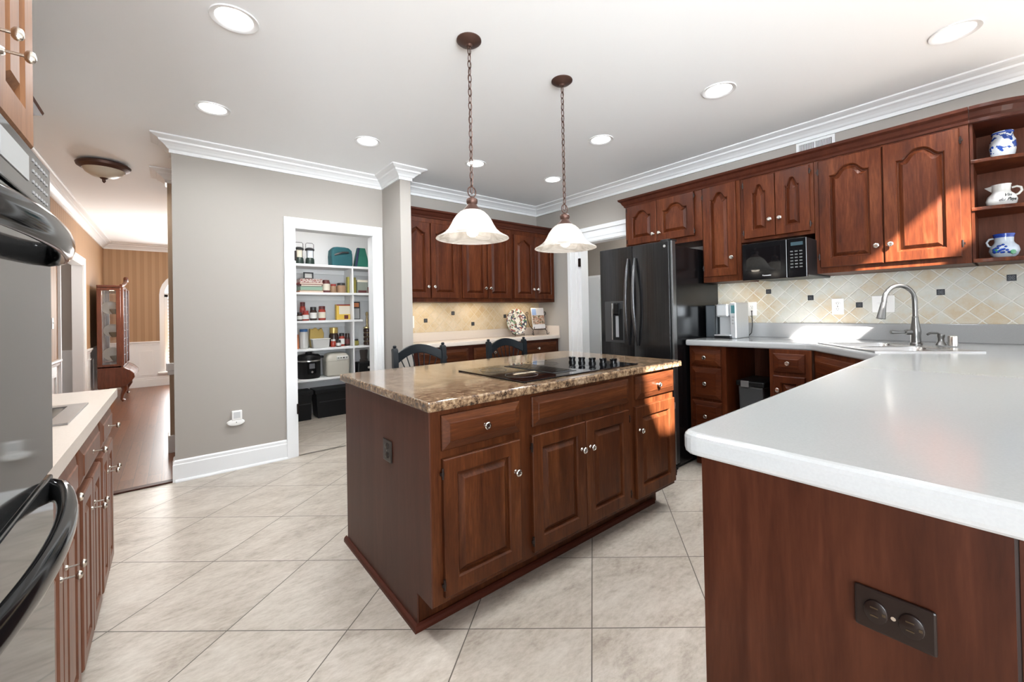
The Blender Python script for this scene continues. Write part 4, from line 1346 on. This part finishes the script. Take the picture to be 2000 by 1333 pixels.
# ------------------------------------------------------------------ desk alcove
ax = [(1.668, 2.333), (2.335, 3.028), (3.030, 3.725)]
zu0, zu1 = 1.358, 2.215
spots_ = [[(1.688, 1.980), (1.989, 2.303)], [(2.354, 2.674), (2.684, 2.998)], [(3.062, 3.377), (3.387, 3.705)]]
for i, ((xa, xb), dl) in enumerate(zip(ax, spots_)):
    t = thing('wall_cabinet', ('left cherry wall cabinet over the desk, next to the wall stub', 'middle cherry wall cabinet over the desk, behind the near pendant lamp', 'right cherry wall cabinet over the desk, above plate and cookbook')[i], 'cabinet', (xa, 3.71, zu0), 0, 'cherry wall cabinets over the desk')
    carcass(t, xb - xa, zu1 - zu0, YB - 3.714, cherry)
    for k, (a, b) in enumerate(dl):
        door(t, a - xa, .04, b - a, .745, cherry, arch=.05, k='r' if k == 0 else 'l', kz=.11, ang=True, fr=.05)
cr = MB().sweep([(XR - .004, 3.71), (1.668, 3.71)], [(o, z - .04) for o, z in CABCROWN])
tag(cr.build('cabinet_cornice', cherry_dark), 'dark cherry cornice on top of the wall cabinets over the desk', 'molding')
zd = .945
yd = 3.66
dk = thing('desk_cabinet', 'dark cherry desk base with a row of drawers in the alcove', 'cabinet', (1.78, yd + .03, 0))
carcass(dk, 3.755 - 1.78, zd - .042, YB - yd - .036, cherry_dark, toe=.09)
for xa, xb in ((1.83, 2.40), (2.47, 3.0), (3.06, 3.72)):
    drawer(dk, xa - 1.78, .735, xb - xa, .135, cherry_island_h, bv=.025)
for xa, xb in ((1.83, 2.11), (2.12, 2.40), (3.06, 3.385), (3.395, 3.72)):
    door(dk, xa - 1.78, .12, xb - xa, .59, cherry, k='r', kz=.5)
dt_ = thing('desk_countertop', 'beige solid desk top with low splash strips in the alcove', 'countertop', (0, 0, zd - .042))
box(1.765, XR - .004, yd, YB - .003, 0, .042).build('slab', beige_counter, dt_, bevel=.006)
box(1.765, XR - .024, YB - .022, YB - .003, .042, .042 + .095).build('backsplash_strip', beige_counter, dt_, bevel=.002)
box(XR - .023, XR - .004, 3.52 + .14, YB - .022, .042, .042 + .115).build('side_splash', beige_counter, dt_, bevel=.002)
ab = thing('backsplash', 'warm travertine tile backsplash above the beige desk', 'backsplash', (0, 0, 0))
box(1.765, XR - .002, YB - .012, YB - .002, 1.041, zu0).build('tile_field', trav_alcove, ab)
for x, z in ((2.102, 1.168), (2.443, 1.242), (2.71, 1.114), (3.189, 1.194)): accent(ab, (x, YB - .012, z), 0, .021)
outlet('wall_outlet', 'white outlet on the warm tile beside the wall stub', 'outlet', (1.925, YB - .013, 1.157), 0, .085, .13)
# plate on a stand
pt = thing('plate_stand', 'small dark wire stand under the floral plate on the desk', 'stand', (3.272, 3.90, zd + .0045))
for sx in (-.07, .07):
    MB().tube([(sx, -.03, .0), (sx, -.035, .03), (sx * .9, -.02, .018), (sx * .8, .03, .02), (sx * .8, .05, .14)], .004, 6).build('wire_leg', iron, pt)
floral = blotch('floral_plate_print', (.72, .69, .62), [(.10, .20, .10), (.30, .10, .08), (.05, .06, .09)], 26, .57, .25)
pl = thing('plate', 'round plate with dense floral pattern standing on the desk', 'plate', (3.272, 3.89, zd + .022), 0)
pl.rotation_euler = (-.16, 0, 0)
MB().lathe([(.16, 0), (.158, .006), (.11, -.004), (.10, -.008), (.001, -.008)], axis='y', n=40, cap0=False).lathe([(.16, 0), (.158, -.003), (.10, -.014), (.001, -.014)], axis='y', n=40, cap0=False).build('dish', floral, pl, (0, 0, .16))
ea = thing('book_easel', 'dark scrolled iron easel holding a cookbook on the desk', 'easel', (3.595, 3.90, zd + .001))
scroll = lambda s: [(s * .15 + s * .024 * math.cos(a) * (1 - k / 22), 0.02, .275 + .024 * math.sin(a) * (1 - k / 22)) for k, a in [(k, -PI / 2 + k * .5) for k in range(14)]]
for s in (-1, 1):
    MB().tube([(s * .115, -.06, .004), (s * .12, -.05, .05), (s * .10, -.035, .07), (s * .13, .0, .12), (s * .142, .02, .20), (s * .15, .02, .251)] + scroll(s)[1:], .0045, 6).build('scroll_leg', iron, ea)
    MB().tube([(s * .115, -.06, .004), (s * .14, -.065, .012), (s * .145, -.065, .03)], .004, 6).build('foot', iron, ea)
MB().tube([(-.10, -.05, .075), (0, -.06, .07), (.10, -.05, .075)], .005, 6).tube([(-.1, -.06, .105), (-.1, -.05, .075)], .004, 6).tube([(.1, -.06, .105), (.1, -.05, .075)], .004, 6).build('ledge', iron, ea)
cb_ = thing('cookbook', 'cookbook with a food picture cover propped on the easel', 'book', (3.60, 3.868, zd + .082))
cb_.rotation_euler = (-.14, 0, 0)
box(-.105, .105, -.006, .006, 0, .265).build('cover', plain('pale_cover', (.74, .71, .70), .35), cb_, bevel=.002)
box(-.10, .10, -.0075, -.0055, .055, .17).build('cover_picture', blotch('food_photo', (.40, .17, .10), [(.60, .36, .25), (.08, .10, .05), (.62, .52, .42)], 40, .54, .35), cb_)
box(-.10, -.03, -.0075, -.0055, .172, .255).build('cover_corner', plain('blue_print', (.30, .42, .68), .4), cb_)

# ------------------------------------------------------------------ chairs behind the island
def chair(label, x, y):
    t = thing('counter_chair', label, 'chair', (x, y, 0), 0, 'black counter chairs behind the island')
    w_ = .205
    zs = .60
    # contoured seat
    MB().rings([[(a * sx_, b_, z) for sx_, b_ in rounded([(-.215, -.40, .06), (.215, -.40, .06), (.2, .0, .05), (-.2, .0, .05)], 0)] for a, z in ((.94, zs - .03), (1, zs - .02), (1, zs - .004), (.97, zs))]).build('seat', chair_paint, t)
    for s in (-1, 1):
        # back post with finial
        MB().rings([[(s * w_ + dx * k, dy * k + yy, z) for dx, dy in ((-1, -1), (1, -1), (1, 1), (-1, 1))] for k, yy, z in ((.014, .03, 0), (.018, .0, .45), (.019, .0, .60), (.019, .012, .95), (.019, .018, .975), (.013, .018, .985))]).lathe([(.010, .985), (.014, .992), (.014, 1.0), (.009, 1.006)], (s * w_, .018, 0), n=10).build('back_post', chair_paint, t)
        MB().tube([(s * .185, -.36, zs - .03), (s * .20, -.385, .3), (s * .21, -.40, 0)], [.02, .018, .013], 10).build('leg', chair_paint, t)
        MB().tube([(s * .2, -.385, .25), (s * .2, .015, .25)], .011, 8).build('stretcher', chair_paint, t)
    MB().tube([(-.2, -.388, .2), (.2, -.388, .2)], .012, 8).build('footrest', chair_paint, t)
    top_, bot = [], []
    n = 16
    cr = MB()
    rs = []
    for i in range(n + 1):
        s = -1 + 2 * i / n
        x_ = s * (w_ - .012)
        arc = math.cos(s * PI / 2)
        zt = .942 + .062 * arc
        zb_ = .865 + .072 * arc
        yy = .012 + .035 * arc
        rs.append([(x_, yy - .011, zb_), (x_, yy + .011, zb_), (x_, yy + .013, zt), (x_, yy - .009, zt)])
    cr.rings(rs); cr.build('crest_rail', chair_paint, t, bevel=.003)
    MB().tube([(-w_, .0, .68), (w_, .0, .68)], .012, 8).build('lower_rail', chair_paint, t)
    for i in range(7):
        s = -1 + 2 * i / 6
        xt = s * .155
        zt = .865 + .072 * math.cos(xt / w_ * PI / 2)
        MB().tube([(s * .06, .0, .68), (xt, .012 + .035 * math.cos(s * 1.2), zt + .008)], .0048, 6).build('spindle', chair_paint, t)
    return t


chair('black spindle-back chair behind the left end of the island', 1.486, 2.95)
chair('black spindle-back chair behind the cooktop, in front of the desk', 2.352, 2.95)

# ------------------------------------------------------------------ ceiling fixtures
def pendant(label, x, y, s=1.0):
    t = thing('pendant_lamp', label, 'pendant lamp', (x, y, ZC), 0, 'alabaster bell pendants over the island')
    MB().lathe([(.062, -.0005), (.062, -.006), (.05, -.016), (.018, -.026), (.012, -.034)], n=28).build('ceiling_canopy', dark_bronze, t)
    ch = MB()
    z = -.032
    k = 0
    while z > -.735:
        r = .0095
        pts = []
        for i in range(12):
            a = 2 * PI * i / 12
            u = r * math.cos(a); v = .0215 * math.sin(a)
            pts.append((u, 0, z - .0215 + v) if k % 2 == 0 else (0, u, z - .0215 + v))
        ch.tube(pts, .0024, 5, closed=True)
        z -= .035; k += 1
    ch.build('chain', dark_bronze, t)
    MB().tube([(.0 + .004 * math.sin(i), .004 * math.cos(i * 1.3), -.03 - i * .0355) for i in range(21)], .0018, 5).build('cord', plain('brown_cord', (.06, .035, .025), .6), t)
    MB().tube([(.024 * math.cos(2 * PI * i / 18), 0, -.765 + .026 * math.sin(2 * PI * i / 18)) for i in range(18)], .003, 6, closed=True).build('ring', dark_bronze, t)
    MB().lathe([(.006, -.788), (.010, -.793), (.020, -.797), (.027, -.802), (.029, -.812), (.027, -.822), (.023, -.828), (.028, -.838), (.042, -.852), (.050, -.862), (.05, -.866)], n=28).build('socket_cap', dark_bronze, t)
    prof = [(.044, -.858), (.062, -.868), (.080, -.885), (.096, -.908), (.108, -.932), (.122, -.955), (.142, -.974), (.164, -.988), (.180, -.996), (.182, -1.0)]
    MB().lathe(prof + [(r - .004, z - .001) for r, z in prof[::-1]], n=48, cap0=False, cap1=False).build('glass_shade', alabaster, t)
    MB().lathe([(.006, -.866), (.014, -.90), (.018, -.92), (.03, -.945), (.032, -.962), (.026, -.98), (.012, -.99), (.001, -.992)], n=20).build('bulb', bulb_on, t)
    l = light('pendant_bulb_light', 'POINT', (x, y, ZC - .975), .6, (1, .88, .72), shadow_soft_size=.04)
    light('pendant_uplight', 'POINT', (x, y, ZC - .93), .3, (1, .93, .84), shadow_soft_size=.03)
    return t


pendant('near left bell pendant lamp with alabaster glass over the island', 1.165, 1.727)
pendant('far right bell pendant lamp with alabaster glass over the island', 1.803, 1.697)
RL = [((.231, 2.257), 'recessed ceiling light near the top left of the photo, largest one'), ((.214, 3.315), 'recessed ceiling light nearest the greige wall corner and hall'),
      ((1.2, 3.229), 'recessed ceiling light in front of the pantry doorway'), ((2.163, 3.136), 'recessed ceiling light behind the near pendant chain'),
      ((3.067, 3.044), 'recessed ceiling light in the far right corner by the desk'), ((2.671, 2.101), 'recessed ceiling light right of the far pendant'),
      ((2.669, 1.172), 'recessed ceiling light in front of the right wall cabinets'), ((3.067, .183), 'recessed ceiling light at the top right of the photo')]
for (x, y), lab in RL:
    t = thing('recessed_light', lab, 'ceiling light', (x, y, ZC), 0, 'recessed ceiling lights')
    MB().lathe([(.098, -.0005), (.096, -.006), (.078, -.004), (.074, -.0005)], n=32, cap0=False, cap1=False).build('trim_ring', trim_white, t)
    MB().lathe([(.074, -.001), (.05, -.004), (.001, -.006)], n=28, cap0=False).build('lens', lamp_on, t)
    light('recessed_and_fill_lamp', 'AREA', (x, y, ZC - .012), 4 if y > 3 and x > 2 else 7, (.92, .97, 1), (0, 0, -1), .13, spread=2.8)
for x, y, e_ in ((.28, 1.15, 6), (1.1, .75, 10), (2.1, .35, 2.5)):  # extra unseen lamps without fixtures, added to brighten the near floor
    light('recessed_and_fill_lamp', 'AREA', (x, y, ZC - .004), e_, (.92, .97, 1), (0, 0, -1), .13, spread=2.8)
fl = thing('flush_ceiling_light', 'dark bronze flush ceiling light with a cream glass bowl in the hall', 'ceiling light', (-.455, 5.02, ZC))
MB().lathe([(.09, 0), (.16, -.010), (.178, -.026), (.172, -.045), (.140, -.066), (.134, -.06)], n=36, cap1=False).build('pan', dark_bronze, fl)
MB().lathe([(.138, -.06), (.120, -.092), (.08, -.120), (.03, -.134), (.001, -.135)], n=36, cap0=False).build('glass_bowl', plain('cream_glass', (.50, .44, .35), .3), fl)
MB().lathe([(.03, -.132), (.022, -.142), (.012, -.148), (.012, -.164), (.004, -.176), (.001, -.177)], n=16).build('finial', dark_bronze, fl)

# ------------------------------------------------------------------ left side: oven tower, wet bar
tw = thing('oven_cabinet', 'tall cherry oven cabinet at the left edge with upper doors', 'cabinet', (-.240, .54, 0), PI / 2)
box(0, .762, 0, .70, 0, .30).box(0, .762, 0, .70, 1.56, 2.3).box(0, .762, .60, .70, .30, 1.56).box(0, .02, 0, .6, .3, 1.56).box(.742, .762, 0, .6, .3, 1.56).build('body', cherry_tower, tw)


def bar_pull(parent, x, z, y=-.021):
    o = MB().lathe([(.003, 0), (.0028, .03)], axis='y', n=8).lathe([(.004, .026), (.0068, .029), (.0078, .033), (.006, .038), (.003, .040), (.001, .040)], axis='y', n=12, sx=.65, sy=1.5)
    o.lathe([(.008, 0), (.006, .004)], axis='y', n=10).build('pull', plain('antique_nickel', (.62, .58, .52), .25, 1), parent, (x, y, z))


for xa, xb, k in ((.03, .485, 1), (.49, .735, -1)):
    o = door_mesh(xb - xa, .68, fr=.06).build('door', cherry_tower, tw, (xa, -.001, 1.59))
    bar_pull(o, (xb - xa) - .035 if k > 0 else .035, .10)
ov = thing('double_oven', 'black double wall oven with bowed handles at the left edge', 'oven', (-.20, .565, .302), PI / 2)
OW = .735
oz = lambda z: z - .302
box(.02, OW - .02, .04, .58, .004, 1.252).build('chassis', black_soft, ov)
o = box(0, OW, 0, .03, oz(1.462), oz(1.556)).build('control_panel', oven_glass, ov, bevel=.003)
box(.40, .56, -.0015, .001, oz(1.49), oz(1.535)).build('display', plain('lcd_grey', (.42, .43, .43), .25), o)
kb = MB()
for r in range(4):
    for c in range(6): kb.box(.59 + c * .021, .601 + c * .021, -.0012, .001, oz(1.475) + r * .02, oz(1.48) + r * .02)
kb.build('keypad', plain('key_white', (.34, .34, .34), .5), o)
kb = MB()
for r in range(4):
    for c in range(4): kb.box(.27 + c * .027, .285 + c * .027, -.0012, .001, oz(1.475) + r * .02, oz(1.48) + r * .02)
kb.build('button_group', MATS['key_white'], o)
for za, zb_, nm in ((.925, 1.455, 'upper_door'), (.345, .915, 'lower_door')):
    o = box(0, OW, 0, .035, oz(za), oz(zb_)).build(nm, oven_glass, ov, bevel=.004)
    hz = oz(1.375 if za > .5 else .885)
    pts, rad = [], []
    n = 20
    for i in range(n + 1):
        s = i / n
        pts.append((.02 + (OW - .03) * s, -.056 * math.sin(PI * s) ** .6 if 0 < s < 1 else .004, hz))
        rad.append(.024)
    MB().tube(pts, rad, 14, flat=.6).build('handle', black_gloss, o)
box(0, OW, .005, .03, .004, oz(.342)).build('lower_vent', black_soft, ov)

cabL = [(2.34, 2.755), (1.86, 2.335), (1.31, 1.855)]
labs = ['far end of the wet bar base, cherry cabinet with one small drawer', 'middle cherry cabinet of the wet bar base with drawer and two doors', 'cherry wet bar cabinet nearest the double oven']
for (ya, yb), lab in zip(cabL, labs):
    t = thing('base_cabinet', lab, 'cabinet', (-.25, ya, 0), PI / 2, 'wet bar base cabinets')
    wd = yb - ya
    box(0, wd, 0, .03, .1, .862).box(0, wd, .03, .695, .1, .72).box(0, wd, .075, .695, 0, .1).build('body', cherry_bar, t)
    o = drawer_mesh(wd - .05, .13).build('drawer', cherry_bar, t, (.025, -.001, .705)); bar_pull(o, (wd - .05) / 2, .065)
    hw = (wd - .056) / 2
    for k in range(2):
        o = door_mesh(hw, .55, fr=.045).build('door', cherry_bar, t, (.025 + k * (hw + .006), -.001, .13)); bar_pull(o, hw - .03 if k == 0 else .03, .45)
bt = thing('bar_worktop', 'beige wet bar worktop with a small sink on the left', 'countertop', (0, 0, .865))
mb = MB()
plate_hole(mb, XL + .004, -.215, 1.31, 2.79, [(-.645, -.285, 1.95, 2.33)], 0, .04)
mb.build('slab', beige_counter, bt)
box(XL + .002, XL + .02, 1.31, 2.79, .04, .14).build('backsplash_strip', beige_counter, bt)
bsk = thing('bar_sink', 'small stainless bar sink in the beige worktop', 'sink', (-.465, 2.14, .905))
mb = MB()
plate_hole(mb, -.20, .20, -.21, .21, [(-.15, .15, -.16, .16)], .0005, .007)
mb.build('rim', plain('satin_steel', (.42, .42, .42), .3, 1), bsk)
def rb(d, z): return [(x, y, z) for x, y in rounded([(-.152 + d, -.162 + d, .06), (.152 - d, -.162 + d, .06), (.152 - d, .162 - d, .06), (-.152 + d, .162 - d, .06)], 0)]
MB().rings([rb(0, .004), rb(.004, -.02), rb(.012, -.12), rb(.05, -.135)], False, True, True).build('bowl', steel, bsk)
lw = thing('wall_cabinet', 'cherry wall cabinet over the wet bar, its cornice tip showing past the oven', 'cabinet', (-.62, 1.33, 1.46), PI / 2)
carcass(lw, 1.72, .795, -.62 - XL - .004, cherry)
MB().sweep([(1.72, .3), (1.72, 0), (.002, 0)], [(o, z - 1.462 ) for o, z in [(0, 2.235), (.02, 2.235), (.03, 2.25), (.06, 2.262), (.09, 2.286), (.11, 2.297), (.115, 2.313), (0, 2.313)]], left=True).build('cornice', cherry_dark, lw)

# ------------------------------------------------------------------ hall and dining room
outlet('light_switch', 'white switch plate on the papered hall wall', 'switch', (XL + .001, 6.19, 1.216), PI / 2, .07, .11, kind='switch')
cc_ = thing('china_cabinet', 'carved mahogany china cabinet with glass sides in the dining room', 'cabinet', (-.744, 8.60, 0))
bw_ = .132
CD = 1.0
fm = MB()
for y in (0, CD - .04): frame_rect(fm, 'x', y, -bw_, bw_, .52, 1.74, .055, 0, .04)
fm.box(-bw_, bw_ + .02, 0, CD, 1.72, 1.765).box(-bw_, bw_ + .02, 0, CD, .50, .55).box(-bw_, -bw_ + .015, .04, CD - .04, .55, 1.72)
for y in (0, .48, CD - .045): fm.box(bw_ - .005, bw_ + .03, y, y + .045, .55, 1.74)
fm.build('frame', wood_china, cc_, bevel=.006)
box(-bw_ + .055, bw_ - .055, .016, .02, .57, 1.69).build('side_glass', clear_glass, cc_)
box(bw_ + .006, bw_ + .012, .045, CD - .045, .57, 1.70).build('door_glass', plain('painted_glass_sheen', (.25, .33, .38), .05, .6), cc_)  # bluish window reflection put into the glass colour
mu = MB()
for k in range(1, 9): mu.box(bw_ + .011, bw_ + .02, .05, CD - .05, .57 + k * .125, .578 + k * .125)
mu.build('door_muntins', wood_china, cc_)
MB().tube([(bw_, .0, 1.76), (bw_ + .02, .1, 1.775), (bw_ + .03, .25, 1.81), (bw_ + .03, .4, 1.86)], [.02, .022, .026, .022], 8).lathe([(.03, 1.84), (.03, 1.90), (.02, 1.92)], (bw_ + .03, .42, 0), n=8).build('pediment', wood_china, cc_)
MB().rings([[(x, y, z) for x, y in ((-bw_, 0), (bw_ + k, 0), (bw_ + k, CD), (-bw_, CD))] for k, z in ((.03, .52), (.09, .48), (.14, .42), (.145, .36), (.10, .29), (.05, .24), (.03, .22))]).build('bombe_base', wood_china, cc_, bevel=.012)
for x, y in ((bw_, .05), (bw_, CD - .05), (-bw_ + .02, .05), (-bw_ + .02, CD - .05)):
    MB().tube([(x + .02, y, .25), (x + .03, y, .18), (x + .0, y, .10), (x - .005, y, .04), (x + .02, y, .012)], [.045, .035, .022, .018, .026], 8).build('leg', wood_china, cc_)
for z in (.62, .98, 1.33): box(-bw_ + .016, bw_ + .004, .05, CD - .05, z - .008, z).build('shelf', clear_glass if z > .7 else wood_china, cc_)
light('china_cabinet_lamp', 'POINT', (-.74, 8.95, 1.66), 1.3, (1, .82, .55), shadow_soft_size=.03)
dish = plain('cream_china', (.66, .62, .52), .2)
for i, (x, z, r, lab) in enumerate(((-.75, 1.332, .10, 'cream plate upright on the top shelf of the china cabinet'), (-.73, .982, .10, 'cream plate upright on the middle shelf of the china cabinet'), (-.74, .622, .10, 'cream plate upright on the bottom shelf of the china cabinet'))):
    t = tag(MB().lathe([(r, 0), (r, .005), (r * .7, -.004), (.001, -.006)], axis='y', n=26, cap0=False).lathe([(r, 0), (r * .7, -.01), (.001, -.012)], axis='y', n=26, cap0=False).build('plate', dish, None, (x, 8.86, z + r * .985), rot=(-.15, 0, .1)), lab, 'plate', 'plates in the china cabinet')
for i, (x, z) in enumerate(((-.69, 1.332), (-.70, .982), (-.69, .622))):
    t = thing('bowl', ('small dark bowl on the top shelf of the china cabinet', 'small dark bowl on the middle shelf of the china cabinet', 'small dark bowl on the bottom shelf of the china cabinet')[i], 'bowl', (x, 8.72, z), 0, 'bowls in the china cabinet')
    MB().lathe([(.025, 0), (.03, .006), (.055, .05), (.06, .075), (.054, .07), (.03, .015), (.001, .012)], n=20, cap1=False).build('bowl_body', plain('olive_china', (.16, .15, .09), .2), t)
# arched dining window
wn = thing('window_1', 'arched white dining room window with shutters', 'window', (0, YD, 0))
del wn['label']; del wn['category']; wn['kind'] = 'structure'
outer = arch_pts(wx0 - .07, wx1 + .07, wz0 - .02, wzs)
inner = arch_pts(wx0, wx1, wz0, wzs)
rr_ = [[(x, y, z) for x, z in pts] for pts, y in ((outer, 0), (outer, -.03), (inner, -.03), (inner, .02))]
MB().rings(rr_, False, False).build('window_frame', trim_white, wn)
box(wx0 - .1, wx1 + .1, -.07, 0, wz0 - .05, wz0 - .015).build('window_sill', trim_white, wn, bevel=.006)
mb = MB().box(wx0, wx0 + .05, .02, .06, wz0, wzs).box(wx1 - .05, wx1, .02, .06, wz0, wzs).box((wx0 + wx1) / 2 - .03, (wx0 + wx1) / 2 + .03, .02, .06, wz0, wzs).box(wx0, wx1, .02, .06, wzs - .04, wzs + .03)
mb.build('shutter_frame', trim_white, wn)
mb = MB()
for i in range(22):
    z = wz0 + .04 + i * .061
    mb.add([(wx0 + .05, .025, z), (wx1 - .05, .025, z), (wx1 - .05, .06, z + .03), (wx0 + .05, .06, z + .03), (wx0 + .05, .025, z + .006), (wx1 - .05, .025, z + .006), (wx1 - .05, .06, z + .036), (wx0 + .05, .06, z + .036)], [(0, 1, 2, 3), (7, 6, 5, 4), (0, 4, 5, 1), (2, 6, 7, 3)])
mb.build('shutter_louvres', trim_white, wn)
mb = MB()
for k in range(9):
    pass
cur = MB()
cp = [(-.02 + .006 * math.sin(i * 1.9) + i * .012, .0 + .02 * math.sin(i * 2.3)) for i in range(16)]
cur.rings([[(x, y, z) for x, y in cp + [(x, y + .006) for x, y in cp[::-1]]] for z in (.3, 1.85)])
tag(cur.build('curtain', plain('gold_curtain_cloth', (.42, .22, .05), .7), None, (.02, YD - .11, 0)), 'gold curtain sliver beside the arched dining window', 'curtain')
# mudroom contents
mr = thing('white_cabinet', 'tall white cabinet seen through the doorway left of the refrigerator', 'cabinet', (XR + .50, 3.75, 0), RZ)
box(0, 1.25, 0, .62, .0, 1.70).build('body', white_appliance, mr, bevel=.006)
box(.02, .33, -.018, 0, .03, 1.68).build('door', white_appliance, mr, bevel=.004)
box(.345, 1.2, -.018, 0, .03, 1.68).build('door', white_appliance, mr, bevel=.004)
# peninsula outlet
outlet('peninsula_outlet', 'large dark brown double outlet on the peninsula panel in the foreground', 'outlet', (PX - .001, .125, .779), RZ, .0895, .062, outlet_brown, horizontal=True)
